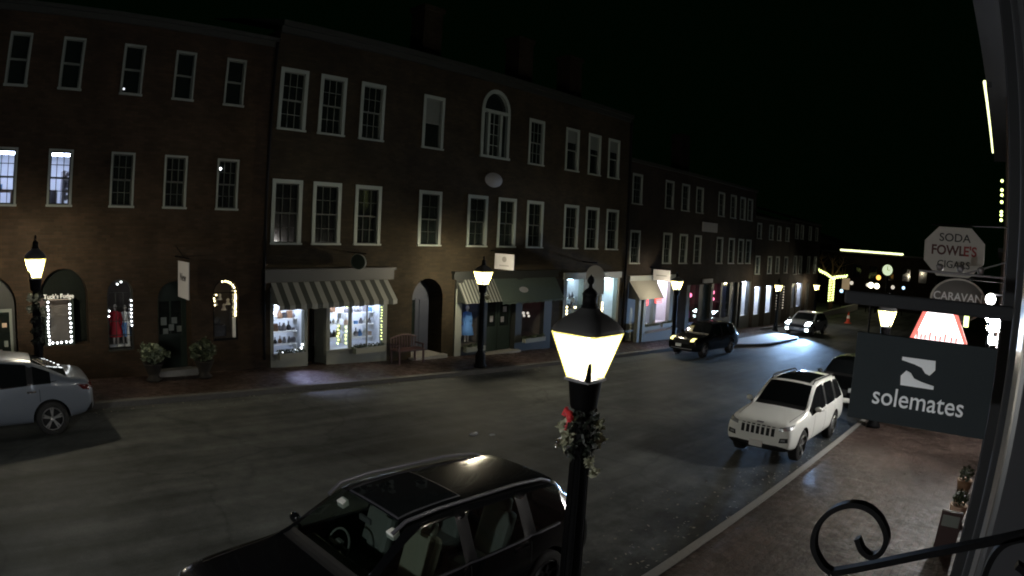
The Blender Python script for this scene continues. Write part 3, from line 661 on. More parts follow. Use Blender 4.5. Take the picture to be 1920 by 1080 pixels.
m.box(7.42, 7.52, FY, FY + .2, zb - .1, 2.0); m.box(8.50, 8.60, FY, FY + .2, zb - .1, 2.0); m.box(7.52, 8.50, FY, FY + .12, zb - .1, .30); m.box(7.48, 8.52, FY - .07, FY - .003, .26, .32); m.box(7.52, 8.5, FY, FY + .1, 1.78, 2.0)
m.box(7.60, 8.42, FY - .015, FY + .01, zb + .06, .2)
m.box(9.22, 9.34, FY, FY + .75, zb - .15, 2.0); m.box(10.02, 10.10, FY, FY + .1, .24, 2.0); m.box(11.24, 11.38, FY, FY + .2, zb - .2, 2.0); m.box(9.34, 11.24, FY, FY + .12, zb - .2, .24); m.box(9.3, 11.3, FY - .06, FY - .003, .22, .28); m.box(9.34, 11.24, FY, FY + .1, 1.78, 2.0)
m.box(10.64, 10.68, FY + .02, FY + .06, .28, 1.78)
m.build('shopfront_frame', 'cream', B2)
w = MB().box(7.52, 8.50, FY + .05, FY + .056, .30, 1.78).build('shop_window', 'pane', B2); w['label'] = 'narrow display window left of the shop door'
for a_, c_, e_ in ((9.34, 10.02, .24), (10.10, 10.64, .28), (10.68, 11.24, .28)): MB().box(a_, c_, FY + .05, FY + .056, e_, 1.78).build('shop_window', 'pane', B2)
room(B2, 7.46, 8.56, .29, 2.02, FY + .125, FY + 1.25, 'roomwhite', 'coolpanel', .03, pw=.95, valance=True)
room(B2, 9.34, 11.34, .23, 2.02, FY + .125, FY + 1.35, 'roomwhite', 'coolpanel', .03, pw=.95, valance=True)
r = room(B2, 8.60, 9.22, -.6, 2.02, FY + .9, FY + 2.4, 'peach', 'warmdim', .05, 'entrance_room', pw=.6)
d = MB(); d.box(8.64, 9.18, FY + .80, FY + .85, -.2, .32); 
for a_, b_, c_, e_ in ((8.64, 8.72, .32, 1.95), (9.10, 9.18, .32, 1.95), (8.72, 9.10, 1.85, 1.95), (8.88, 8.93, .32, 1.85)): d.box(a_, b_, FY + .80, FY + .85, c_, e_)
dr = d.build('door', 'darkgreen', B2); MB().box(8.72, 9.10, FY + .82, FY + .825, .32, 1.85).build('door_pane', 'pane', dr)
# goods
def goods(x0, x1, zs, y, n, label, group, mats, s=.09):
    for z in zs:
        tag(MB().box(x0, x1, y - .13, y + .13, z - .03, z).box(x0, x0 + .03, y - .1, y + .1, z - .2, z - .03).box(x1 - .03, x1, y - .1, y + .1, z - .2, z - .03).build('display_shelf', 'whitecloth'), label[1], 'shelf', group + ' shelves')
        for i in range(n):
            x = x0 + (x1 - x0) * (i + .5) / n + rnd.uniform(-.02, .02); q = s * rnd.uniform(.7, 1.25); m = MB(); kind = rnd.random(); zz = z + .002
            if kind < .4: m.lathe([(0, 0), (q * .5, 0), (q * .62, q * .5), (q * .4, q * 1.1), (q * .22, q * 1.3), (q * .28, q * 1.6)], (x, y, zz), 9)
            elif kind < .75: m.box(x - q * .5, x + q * .5, y - q * .4, y + q * .4, zz, zz + q * rnd.uniform(.6, 1.8))
            else: m.lathe([(0, 0), (q * .4, q * .1), (q * .55, q * .55), (q * .35, q * .95), (q * .12, q * 1.1), (q * .12, q * 1.7), (0, q * 1.7)], (x, y, zz), 9)
            tag(m.build('shop_item', rnd.choice(mats)), label[0], 'gift item', group)
lab = ('small gift on the white shelves behind the striped awning', 'white display shelf inside the striped awning shop')
goods(7.58, 8.46, (.50, .86, 1.22), FY + .5, 6, lab, 'gifts in the striped awning shop', ['greycloth', 'darkcloth', 'whitecloth', 'steel', 'wood'], .13)
goods(9.42, 9.98, (.55, .95, 1.3), FY + .5, 4, lab, 'gifts in the striped awning shop', ['peach', 'darkcloth', 'whitecloth', 'wood'], .13)
goods(10.14, 11.18, (.50, .88, 1.25), FY + .55, 6, lab, 'gifts in the striped awning shop', ['bluecloth', 'greycloth', 'whitecloth', 'steel', 'peach'], .14)
string_lights('string_lights', 'white bulbs strung over and under the narrow shop window by the downpipe', [(7.6 + i * .2, FY + .03, 1.66 + .03 * (i % 2)) for i in range(5)] + [(7.55, FY + .03, 1.45), (8.44, FY + .03, 1.6), (8.40, FY + .03, .42), (8.25, FY + .03, .38), (7.82, FY + .03, .36), (8.43, FY + .03, .5)], .024, 'bulbw', wire=False)
string_lights('string_lights', 'yellow bulbs climbing the left edge of the wide shop window', [(9.62 + .03 * (i % 2), FY + .03, .45 + i * .1) for i in range(6)] + [(9.9, FY + .03, .42 + i * .12) for i in range(5)] + [(9.64, FY + .03, 1.6), (9.64, FY + .03, 1.4), (9.92, FY + .03, 1.5), (10.2, FY + .03, 1.68), (10.45, FY + .03, 1.7)], .023, 'bulbg', wire=False)
string_lights('string_lights', 'yellow green bulbs down the right edge of the wide shop window', [(11.2 - .02 * (i % 2), FY + .03, .45 + i * .09) for i in range(14)], .016, 'bulbg')
def windowbox(label, x0, x1, z, y=FY - .16, leaf='leaf'):
    t = thing('window_box', label, 'planter', ((x0 + x1) / 2, y, z)); MB().box(x0, x1, y - .09, y + .09, z - .16, z).build('trough', 'cream', t)
    m = MB()
    for i in range(int((x1 - x0) / .1) + 1): m.leaves((x0 + i * .1, y, z + .04), (.09, .09, .08), 26, .04)
    m.build('greenery', leaf, t)
windowbox('window box with dark greenery under the narrow shop window', 7.6, 8.45, .34)
windowbox('window box with dark greenery under the wide striped awning window', 10.1, 11.2, .28)
# oval hanging sign
t = thing('oval_sign', 'dark oval hanging sign with a pale rim above the wide striped awning', 'sign', (9.89, FY, 2.87))
e = MB().lathe([(0, .015), (.33, .015), (.36, .012), (.36, -.012), (.33, -.015), (0, -.015)], (0, 0, 0), 26, 'x'); e.v = [(9.89 + x, 15.35 + y, 2.87 + z * .58) for x, y, z in e.v]; e.build('panel', 'darkgreen', t)
e = MB().lathe([(.36, .018), (.385, .018), (.385, -.018), (.36, -.018)], (0, 0, 0), 26, 'x'); e.v = [(9.89 + x, 15.35 + y, 2.87 + z * .58) for x, y, z in e.v]; e.build('rim', 'trimdim', t)
MB().tube([(9.89, FY, 3.12), (9.89, 14.95, 3.12)], .016).build('bracket', 'black', t)
# arched entry
m = MB(); m.box(12.35, 13.62, FY + .72, FY + .76, -.4, 1.62); m.prism([(12.35, 1.62), (13.62, 1.62)] + arcpts(12.35, 13.62, 1.621, 2.28)[::-1], FY + .72, FY + .76); dr = m.build('door', 'bluegrey', B2)
MB().box(12.48, 13.02, FY + .708, FY + .718, .35, 1.50).build('door_pane', 'darkglass', dr)
m = MB(); m.box(12.42, 12.48, FY + .69, FY + .716, .28, 1.56); m.box(13.02, 13.08, FY + .69, FY + .716, .28, 1.56); m.box(12.48, 13.02, FY + .69, FY + .716, .24, .35); m.box(13.2, 13.56, FY + .69, FY + .716, -.2, 1.5); m.build('door_frame', 'bluegrey', dr)
tag(MB().box(12.68, 12.86, FY + .695, FY + .702, 1.02, 1.22).build('door_notice', 'bluecloth'), 'small bluish poster on the arched blue grey door', 'notice')
MB().box(12.25, 13.72, FY - .22, FY + .70, -.75, -.24).build('door_step', 'granite', B2)
# storefront B: green shop
m = MB(); m.box(14.0, 19.45, FY - .12, FY - .003, 2.22, 2.42); m.box(13.96, 19.5, FY - .19, FY - .003, 2.42, 2.49); m.build('shop_frieze', 'greentrim', B2)
m = MB(); pilaster(m, 14.15, 14.42, -.85, 2.2); m.box(17.16, 17.5, FY - .04, FY + .2, -1, 2.2); m.box(15.52, 15.72, FY, FY + .3, -1, 2.2); m.box(18.82, 19.28, FY, FY + .2, -1.2, 2.2); m.box(14.42, 15.52, FY, FY + .1, -1, -.1); m.box(17.5, 18.82, FY, FY + .1, -1.1, -.05); m.box(14.42, 18.82, FY + .01, FY + .1, 1.55, 2.2); m.build('shopfront_frame', 'greentrim', B2)
MB().box(14.15 - .01, 14.43, FY - .075, FY - .061, -.6, 1.9).build('pilaster_face', 'cream', B2)
MB().box(14.42, 15.52, FY + .04, FY + .046, -.1, 1.55).build('shop_window', 'pane', B2)
MB().box(17.5, 18.82, FY + .04, FY + .046, -.05, 1.55).build('shop_window', 'pane', B2)
room(B2, 14.3, 15.6, -.12, 1.6, FY + .11, FY + 1.2, 'roomdark', 'bluedim', .03, pw=.8); room(B2, 17.4, 18.9, -.06, 1.6, FY + .11, FY + 1.2, 'roomdark', 'pinkdim', .03, pw=.15)
dr = MB().box(15.76, 16.42, FY + .2, FY + .25, -.5, 1.5).box(16.46, 17.12, FY + .2, FY + .25, -.5, 1.5).build('double_door', 'darkgreen', B2)
MB().box(15.86, 16.32, FY + .19, FY + .198, .45, 1.38).box(16.56, 17.02, FY + .19, FY + .198, .45, 1.38).build('door_pane', 'darkglass', dr)
for x, z, w, h in ((16.05, .62, .14, .22), (16.6, .58, .16, .2), (16.7, .95, .18, .2)): tag(MB().box(x, x + w, FY + .175, FY + .185, z, z + h).build('door_notice', 'greycloth'), 'faint grey notice on the green double doors', 'notice', 'notices on the green double doors')
MB().box(15.5, 17.3, FY - .25, FY + .2, -1, -.46).build('door_step', 'granite', B2)
a = awning(B2, 14.2, 15.95, FY - .01, 2.2, FY - .5, 1.45, 'awn2', 0); a['label'] = 'narrow striped awning'
a = awning(B2, 15.96, 19.4, FY - .01, 2.2, FY - .5, 1.42, 'awngreen', .1); a['label'] = 'dark green awning'
tag(MB().lathe([(0, .004), (.2, .003), (.22, 0)], (0, 0, 0), 18, 'y').build('awning_emblem', 'signgrey'), 'pale oval emblem on the dark green awning', 'emblem')
e = bpy.data.objects['awning_emblem']; e.location = (17.25, FY - .305, 1.80); e.rotation_euler = (R(-32), 0, 0); e.scale = (1.1, 1, .55)
mannequin('bright blue clothes on a mannequin in the window beside the green double doors', 15.12, FY + .4, -.08, 1.35, 'bluecloth')
mannequin('magenta clothes on a mannequin at the left of the green shop window', 14.58, FY + .45, -.08, 1.3, 'pinkcloth')
mannequin('pale grey clothes on a mannequin between the blue and magenta ones', 14.85, FY + .6, -.08, 1.25, 'greycloth')
windowbox('window box of dark leaves under the clothes window', 14.55, 15.45, -.12); windowbox('window box of pale stone under the window right of the green doors', 17.55, 18.7, -.08)
for x_, z_, r_ in ((17.95, .82, .06), (18.0, .71, .05), (18.2, .80, .055), (18.27, .68, .05)): tag(MB().ball((x_, FY + .3, z_), r_).build('window_lamp', 'fardim'), 'small white globe in the dark window right of the green double doors', 'lamp', 'white globes beside the green doors')
t = thing('blade_sign', 'square white blade sign above the striped and green awnings', 'sign', (15.78, FY, 2.8))
MB().box(15.76, 15.80, 14.83, 15.74, 2.58, 3.12).build('panel', 'signwhite', t); MB().tube([(15.78, FY, 3.2), (15.78, 14.8, 3.2)], .018).build('bracket', 'black', t)
m = MB(); m.ball((15.755, 15.27, 2.93), .11, 12, 6, .03, 1, .9); m.build('emblem', 'signgrey', t); MB().box(15.754, 15.7605, 15.05, 15.5, 2.70, 2.73).build('text_line', 'signgrey', t)
# storefront C: two bright windows
m = MB(); m.box(19.9, 24.0, FY - .1, FY - .003, 2.1, 2.36); m.box(19.95, 20.15, FY - .03, FY + .2, -1.6, 2.08); m.box(21.32, 21.5, FY, FY + .3, -1.6, 2.08); m.box(22.5, 22.66, FY, FY + .3, -1.6, 2.08); m.box(23.8, 23.95, FY - .03, FY + .2, -1.6, 2.08); m.box(20.15, 21.32, FY, FY + .1, -1.6, .02); m.box(22.66, 23.8, FY, FY + .1, -1.6, .0); m.build('shopfront_frame', 'cream', B2)
MB().box(20.15, 21.32, FY + .04, FY + .046, .02, 2.08).build('shop_window', 'pane', B2)
MB().box(22.66, 23.8, FY + .04, FY + .046, 0, 2.08).build('shop_window', 'pane', B2)
room(B2, 20.1, 21.4, 0, 2.07, FY + .11, FY + 1.3, 'roomgrey', 'cyanpanel', .03, pw=.8); room(B2, 22.6, 23.86, -.02, 2.07, FY + .11, FY + 1.0, 'roomwhite', 'cyanpanel', .03, pw=.9)
MB().box(21.55, 22.45, FY + .25, FY + .3, -.7, 1.7).build('door', 'greentrim', B2)
goods(20.2, 21.25, (.35, .8, 1.25), FY + .5, 5, ('small dark item on the shelves of the left cyan lit window', 'shelf inside the left cyan lit window'), 'goods in the cyan lit window', ['darkcloth', 'greycloth', 'whitecloth'], .16)
t = thing('small_tree', 'small dark potted fir in the right cyan lit window', 'plant', (23.3, FY + .5, .0)); m = MB()
for k in range(6): m.leaves((23.25, FY + .45, .25 + k * .13), (.26 - k * .04, .2 - k * .03, .08), 60, .05)
m.build('foliage', 'leaf', t); MB().lathe([(0, 0), (.1, 0), (.13, .18), (0, .18)], (23.25, FY + .45, 0), 12).build('pot', 'pot', t)
string_lights('string_lights', 'yellow bulbs along the foot of the right cyan lit window', [(22.72 + i * .12, FY + .02, .55 - .07 * i) for i in range(6)] + [(22.72, FY + .02, .6 + i * .1) for i in range(5)], .035, 'bulb', wire=False)
string_lights('string_lights', 'white bulbs at the left of the left cyan lit window', [(20.25, FY + .02, .25 + i * .14) for i in range(6)] + [(20.5, FY + .02, .35), (20.8, FY + .02, .9)], .035, 'bulb', wire=False)
tag(MB().ball((21.95, FY + .1, 1.35), .08).build('door_lamp', 'fardim'), 'small globe lamp by the door between the cyan lit windows', 'lamp')
t = thing('blade_sign', 'pale round topped blade sign between the two cyan lit windows', 'sign', (21.12, FY, 2.2))
m = MB(); m.prism([(14.80, 1.55), (15.72, 1.55)] + arcpts(14.80, 15.72, 2.25, 2.70)[::-1], 21.10, 21.14, 'x'); m.build('panel', 'signgrey', t); MB().tube([(21.12, FY, 2.8), (21.12, 15.2, 2.8)], .02).build('bracket', 'black', t)
# red bench by the arched entry
def bench(label, x0, x1, y):
    z = sz((x0 + x1) / 2); t = thing('bench', label, 'bench', ((x0 + x1) / 2, y, z))
    m = MB()
    for i in range(4): m.box(x0, x1, y - .22 + i * .11, y - .13 + i * .11, z + .42, z + .45)
    m.build('seat', 'benchred', t); m = MB(); n = 9
    for i in range(n + 1):
        x = x0 + .05 + (x1 - x0 - .1) * i / n; h = .30 + .1 * math.sin(math.pi * i / n); m.box(x - .015, x + .015, y + .22, y + .245, z + .45, z + .45 + h)
    m.tube([(x0 + .02 + (x1 - x0 - .04) * i / 12, y + .235, z + .76 + .1 * math.sin(math.pi * i / 12)) for i in range(13)], .025); m.build('backrest', 'benchred', t)
    for x in (x0 + .06, x1 - .06):
        for yy in (y - .2, y + .22): MB().box(x - .025, x + .025, yy - .025, yy + .025, z, z + .42).build('leg', 'benchred', t)
        MB().box(x - .02, x + .02, y - .22, y + .22, z + .58, z + .61).box(x - .02, x + .02, y - .2, y - .16, z + .45, z + .58).build('armrest', 'benchred', t)
bench('dark red wooden bench under the wall by the arched entry', 11.3, 12.35, 15.45)

# ---- building 3
B3 = thing('brick_building', 'lower brick building with narrow windows past the downpipe, pink lit shops below', 'building', (32, FY, sz(32)))
b3x = [24.66, 27.72, 29.45, 31.12, 34.0, 35.75, 37.25, 38.5]
holes = [(x + .03, x + .85, 5.5, 6.85) for x in b3x] + [(x + .03, x + .85, 2.74, 4.22) for x in b3x] + [(24.75, 29.1, -2, 1.9, None, .3), (30.6, 39.85, -2.2, 1.55, None, .3)]
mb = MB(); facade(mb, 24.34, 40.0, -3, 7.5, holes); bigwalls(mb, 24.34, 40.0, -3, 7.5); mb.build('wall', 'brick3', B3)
MB().box(24.3, 40.0, FY - .12, FY + .1, 7.4, 7.56).build('cornice', 'greentrim', B3)
MB().quad((24.3, FY, 7.57), (40.1, FY, 7.57), (40.1, FY + 6, 9.0), (24.3, FY + 6, 9.0)).build('roof', 'slate', B3)
for x in (27, 34): MB().box(x, x + .9, FY + 2.5, FY + 3.3, 7.5, 10.4).build('chimney', 'brick3', B3)
for x in b3x: sash(0, x, x + .88, 5.46, 6.9, .10, 2, 2, side=B3, mat='trimdim'); sash(0, x, x + .88, 2.70, 4.27, .10, 2, 2, side=B3, mat='trimdim')
m = MB(); m.box(24.7, 29.15, FY - .1, FY - .003, 1.92, 2.15); m.box(24.75, 25.55, FY, FY + .2, -1.5, 1.9); m.box(27.15, 27.4, FY, FY + .2, -1.5, 1.9); m.box(28.75, 29.1, FY, FY + .2, -1.5, 1.9); m.box(25.55, 28.75, FY, FY + .15, -1.6, -.25); m.build('shopfront_frame', 'cream', B3)
MB().box(25.55, 27.15, FY + .04, FY + .046, -.25, 1.9).build('shop_window', 'pane', B3)
MB().box(27.4, 28.75, FY + .04, FY + .046, -.25, 1.9).build('shop_window', 'pane', B3)
room(B3, 25.5, 27.2, -.26, 1.88, FY + .16, FY + 1.2, 'roomgrey', 'bluepanel', .03, pw=.5); room(B3, 27.35, 28.8, -.26, 1.88, FY + .16, FY + .9, 'roomwhite', 'pinkpanel', .03, pw=.9)
m = MB(); m.add([(24.75, FY - .02, 1.92), (27.2, FY - .02, 1.92), (26.9, FY - .7, 1.1), (24.75, FY - .7, 1.1), (24.75, FY - .02, 1.1)], [(0, 1, 2, 3), (0, 3, 4)]); a = m.build('awning', 'awnpale', B3); a['label'] = 'pale cream awning'
def neon(label, x, z, s):
    t = thing('neon_sign', label, 'neon sign', (x, FY, z)); text_mb(MB(), 'OPEN', (x, FY - .02, z), (1, 0, 0), (0, 0, 1), s, .02, bold=.0).build('lettering', 'neon', t)
    q = s * 1.55; h = s * .62; MB().tube([(x - q, FY - .02, z - h), (x + q, FY - .02, z - h), (x + q, FY - .02, z + h), (x - q, FY - .02, z + h), (x - q, FY - .02, z - h)], .012, 6).build('border_tube', 'neon', t)
neon('red neon OPEN sign under the pale cream awning', 26.15, .86, .26); neon('red neon OPEN sign left of the bright pink window', 27.55, .9, .2)
windowbox('long planter with greenery under the blue lit window', 25.7, 27.2, -.28, FY - .35); windowbox('long planter with greenery under the pink lit window', 27.45, 28.7, -.24, FY - .35)
m = MB(); m.box(25.6, 28.8, FY - .5, FY - .2, -1.5, -.62); m.box(25.55, 28.85, FY - .52, FY - .18, -.62, -.55); m.build('low_wall', 'signgrey', B3)
for k, x in enumerate((24.95, 25.4)): MB().box(x, x + .2, FY - .5, FY - .3, -1.1, 1.1).box(x - .03, x + .23, FY - .53, FY - .27, 1.1, 1.2).build('porch_post', 'cream', B3)
m = MB(); 
for a_, b_ in ((30.6, 31.0), (32.1, 32.5), (33.7, 34.0), (35.0, 35.25), (36.35, 36.6), (37.6, 37.8), (38.2, 38.35), (39.55, 39.85)): m.box(a_, b_, FY, FY + .25, -2.2, 1.55)
m.box(31.0, 32.1, FY, FY + .1, -2.2, -.6); m.box(34, 35, FY, FY + .1, -2.2, -.5); m.box(35.25, 36.35, FY, FY + .1, -2.2, -.55); m.box(38.35, 39.55, FY, FY + .1, -2.2, -.65); m.build('shopfront_frame', 'greentrim', B3)
for a_, b_ in ((31.0, 32.1), (34, 35), (35.25, 36.35), (38.35, 39.55)): MB().box(a_, b_, FY + .04, FY + .046, -.6, 1.55).build('shop_window', 'pane', B3)
for a_, b_ in ((32.5, 33.7), (36.6, 37.6), (37.8, 38.2)): MB().box(a_, b_, FY + .2, FY + .25, -2, 1.5).build('door', 'bluegrey' if a_ > 34 else 'darkgreen', B3)
room(B3, 30.9, 32.2, -.62, 1.53, FY + .12, FY + 1.2, 'roomdark', 'pinkdim', .04, pw=.3); room(B3, 33.9, 35.1, -.52, 1.53, FY + .12, FY + 1.2, 'roomdark', 'pinkdim', .04, pw=.4); room(B3, 35.2, 36.4, -.57, 1.53, FY + .12, FY + 1.0, 'roomgrey', 'bluedim', .04, pw=.7); room(B3, 38.3, 39.6, -.67, 1.53, FY + .12, FY + .8, 'roomwhite', 'bluepanel', .03, pw=.9)
mannequin('pink dressed mannequin in the dark shop nearest the parked dark SUV', 31.55, FY + .45, -.58, 1.35, 'pinkcloth'); mannequin('crimson dressed mannequin in the next dark shop window', 34.5, FY + .45, -.48, 1.35, 'red')
for x_, z_, r_, lab_ in ((31.55, .95, .13, 'upper pink glowing globe in the dark shop above the pink mannequin'), (31.35, .70, .10, 'lower pink glowing globe in the dark shop beside the pink mannequin'), (34.45, 1.0, .15, 'upper rosy glowing globe in the window above the crimson mannequin'), (34.6, .60, .10, 'lower rosy glowing globe in the window above the crimson mannequin')):
    tag(MB().ball((x_, FY + .3, z_), r_).build('pink_globe', 'pinkdim'), lab_, 'lamp')
t = thing('blade_sign', 'white blade sign above the bright pink shop window', 'sign', (26.6, FY, 2.2)); MB().box(26.58, 26.62, 14.83, 15.75, 1.92, 2.46).build('panel', 'signwhite', t); MB().tube([(26.6, FY, 2.53), (26.6, 14.8, 2.53)], .02).build('bracket', 'black', t)
MB().box(26.574, 26.5805, 15.0, 15.58, 2.16, 2.21).build('text_line', 'signgrey', t)
tag(MB().box(32.0, 33.9, FY - .06, FY - .003, 4.5, 5.03).build('wall_sign', 'signgrey'), 'pale rectangular sign fixed between the upper floors of the lower brick building', 'sign')
tag(MB().box(32.4, 33.6, FY - .10, FY - .02, 1.62, 1.85).build('shop_sign', 'signgrey'), 'small pale shop sign over the dark door between the pink shop windows', 'sign')

# ---- buildings 4 and 5
def farbuilding(label, x0, x1, ztop, wins, zt, zm, shops):
    b = thing('brick_building', label, 'building', ((x0 + x1) / 2, FY, sz((x0 + x1) / 2)))
    holes = [(x + .04, x + .8, zt[0], zt[1]) for x in wins] + [(x + .04, x + .8, zm[0], zm[1]) for x in wins] + [(s[0], s[1], -2.6, 1.15, None, .25) for s in shops]
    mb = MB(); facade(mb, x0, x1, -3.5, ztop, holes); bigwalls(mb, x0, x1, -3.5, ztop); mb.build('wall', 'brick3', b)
    MB().box(x0, x1, FY - .1, FY + .1, ztop - .02, ztop + .14).build('cornice', 'greentrim', b)
    MB().quad((x0, FY, ztop + .15), (x1, FY, ztop + .15), (x1, FY + 6, ztop + 1.5), (x0, FY + 6, ztop + 1.5)).build('roof', 'slate', b)
    for x in wins: sash(0, x, x + .84, zt[0] - .03, zt[1] + .03, .1, 2, 2, side=b, mat='trimdim'); sash(0, x, x + .84, zm[0] - .03, zm[1] + .03, .1, 2, 2, side=b, mat='trimdim')
    for s in shops:
        a_, c_ = s[0], s[1]; f = MB(); f.box(a_, c_, FY, FY + .1, -2.6, -.75); f.box(a_, a_ + .12, FY, FY + .1, -.75, 1.15); f.box(c_ - .12, c_, FY, FY + .1, -.75, 1.15); f.build('shopfront_frame', 'greentrim', b)
        MB().box(a_ + .12, c_ - .12, FY + .04, FY + .046, -.75, 1.15).build('shop_window', 'pane', b)
        room(b, a_ + .05, c_ - .05, -.76, 1.14, FY + .12, FY + .8, s[3], s[2], .03, pw=.9)
    return b
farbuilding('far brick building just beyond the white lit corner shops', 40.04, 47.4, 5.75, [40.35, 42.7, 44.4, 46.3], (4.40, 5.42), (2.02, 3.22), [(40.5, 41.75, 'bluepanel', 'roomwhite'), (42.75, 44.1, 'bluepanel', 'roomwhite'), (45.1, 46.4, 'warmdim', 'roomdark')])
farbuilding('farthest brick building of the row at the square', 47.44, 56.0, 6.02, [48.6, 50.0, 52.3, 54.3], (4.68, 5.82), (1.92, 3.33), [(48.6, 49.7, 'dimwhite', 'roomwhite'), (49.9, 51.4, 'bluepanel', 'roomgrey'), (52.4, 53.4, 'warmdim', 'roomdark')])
string_lights('string_lights', 'warm bulbs down the dark shop edge by the far street lamp', [(45.0, FY - .05, -.6 + i * .2) for i in range(9)] + [(46.5, FY - .05, -.6 + i * .2) for i in range(9)], .035, 'fardim')

# ---------------------------------------------------------------- street lamps
def street_lamp(label, loc, glow, rz=0):
    t = thing('street_lamp', label, 'street lamp', (0, 0, 0), 0, 'gas style street lamps')
    p = MB(); p.lathe([(0, 0), (.19, 0), (.19, .08), (.15, .12), (.15, .42), (.11, .48), (.085, .55), (.105, .62), (.092, .66), (.074, 2.05), (.09, 2.08), (.09, 2.14), (.07, 2.17), (.07, 2.36)], n=16)
    for k in range(8): a = k * math.pi / 4; p.tube([(.090 * math.cos(a), .090 * math.sin(a), .7), (.074 * math.cos(a), .074 * math.sin(a), 2.03)], .012, 5)
    p.build('post', 'black', t, False)
    c = MB().lathe([(.05, 2.33), (.108, 2.35), (.116, 2.37), (.140, 2.575), (.146, 2.59), (0, 2.59)], n=12); c.build('collar', 'black', t, False)
    a, b = .107, .21; z0, z1 = 2.615, 3.0
    f = MB(); f.add([(-a - .02, -a - .02, 2.59), (a + .02, -a - .02, 2.59), (a + .02, a + .02, 2.59), (-a - .02, a + .02, 2.59), (-a - .02, -a - .02, z0), (a + .02, -a - .02, z0), (a + .02, a + .02, z0), (-a - .02, a + .02, z0)], [(0, 1, 2, 3), (4, 5, 6, 7), (0, 1, 5, 4), (1, 2, 6, 5), (2, 3, 7, 6), (3, 0, 4, 7)])
    f.build('base_ring', 'steel', t, False)
    g = MB(); q = .006; C = [(-1, -1), (1, -1), (1, 1), (-1, 1)]
    for i in range(4):
        (x0, y0), (x1, y1) = C[i], C[(i + 1) % 4]; g.quad((x0 * (a - q), y0 * (a - q), z0), (x1 * (a - q), y1 * (a - q), z0), (x1 * (b - q), y1 * (b - q), z1), (x0 * (b - q), y0 * (b - q), z1))
    g.build('glass', 'lampglass', t, False)
    MB().ball((0, 0, 2.82), .062, 12, 8, 1, 1, 1.5).build('bulb', glow, t, False)
    MB().tube([(-a * 1.02, -a * 1.02, z0), (-a * 1.02 - .042, -a * 1.02 - .042, z0 + .155)], [.030, .012], 6).build('corner_bar', 'black', t, False)
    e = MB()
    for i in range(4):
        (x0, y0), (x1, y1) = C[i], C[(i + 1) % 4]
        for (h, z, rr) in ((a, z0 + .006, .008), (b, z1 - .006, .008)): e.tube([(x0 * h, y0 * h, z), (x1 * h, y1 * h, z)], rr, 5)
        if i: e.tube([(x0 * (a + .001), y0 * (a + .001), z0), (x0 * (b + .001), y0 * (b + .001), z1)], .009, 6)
    e.build('edge_glow_bar', 'edgeglow', t, False)  # glowing bars added to give the panes a yellow fringe of glare
    r = MB(); prof = [(.0, 3.0, 9), (.232, 3.0, 9), (.236, 3.016, 9), (.226, 3.04, 8), (.205, 3.075, 6), (.172, 3.112, 5), (.135, 3.142, 4), (.105, 3.16, 3), (.088, 3.185, 2.4), (.07, 3.20, 2)]
    vs = []; fs = []; nn = 32
    for (h, z, e_) in prof:
        for k in range(nn):
            ang = 2 * math.pi * (k + .5) / nn; cx_, sx_ = math.cos(ang), math.sin(ang); q_ = h / (abs(cx_) ** e_ + abs(sx_) ** e_) ** (1 / e_); vs.append((q_ * cx_, q_ * sx_, z))
    for i in range(len(prof) - 1):
        for k in range(nn): fs.append((i * nn + k, i * nn + (k + 1) % nn, (i + 1) * nn + (k + 1) % nn, (i + 1) * nn + k))
    r.add(vs, fs, True); r.build('lid', 'lid', t, False)
    MB().lathe([(.072, 3.19), (.074, 3.215), (.062, 3.225), (.062, 3.30), (.070, 3.312), (.045, 3.345), (.018, 3.365), (.014, 3.39), (.026, 3.405), (.030, 3.427), (.022, 3.45), (.006, 3.465), (.003, 3.475)], n=12).build('finial', 'black', t, False)
    t.location = loc; t.rotation_euler = (0, 0, rz); ROOTM[t.name] = (Matrix.Translation(loc) @ Matrix.Rotation(rz, 4, 'Z')).inverted()
    return t
def at(x, y): return (x, y, sz(x))
street_lamp('large black street lamp in the foreground with a leafy garland and red bow', at(4.215, 3.087), 'lampFL')
street_lamp('street lamp lit on the near pavement behind the slate blue shop sign', at(16.6, 2.78), 'lampR')
LL = street_lamp('street lamp lit beside the fudge window and silver car', at(.98, 14.05), 'lampL')
def lampcopy(x, y, label):
    r = copy_thing(LL, at(x, y), label); ROOTM[r.name] = Matrix.Translation(at(x, y)).inverted(); return r
street_lamp('street lamp lit between the arched entry and the dark green doors', at(13.6, 14.05), 'lampM')
lampcopy(25.9, 14.05, 'street lamp lit behind the parked dark SUV by the pink shop')
lampcopy(40.0, 14.05, 'street lamp lit just left of the oncoming car with headlights')
lampcopy(52.0, 14.9, 'street lamp lit just right of the oncoming car, last of the far row')
street_lamp('street lamp on the near pavement behind the camera', at(-2.2, 3.04), 'lampB')
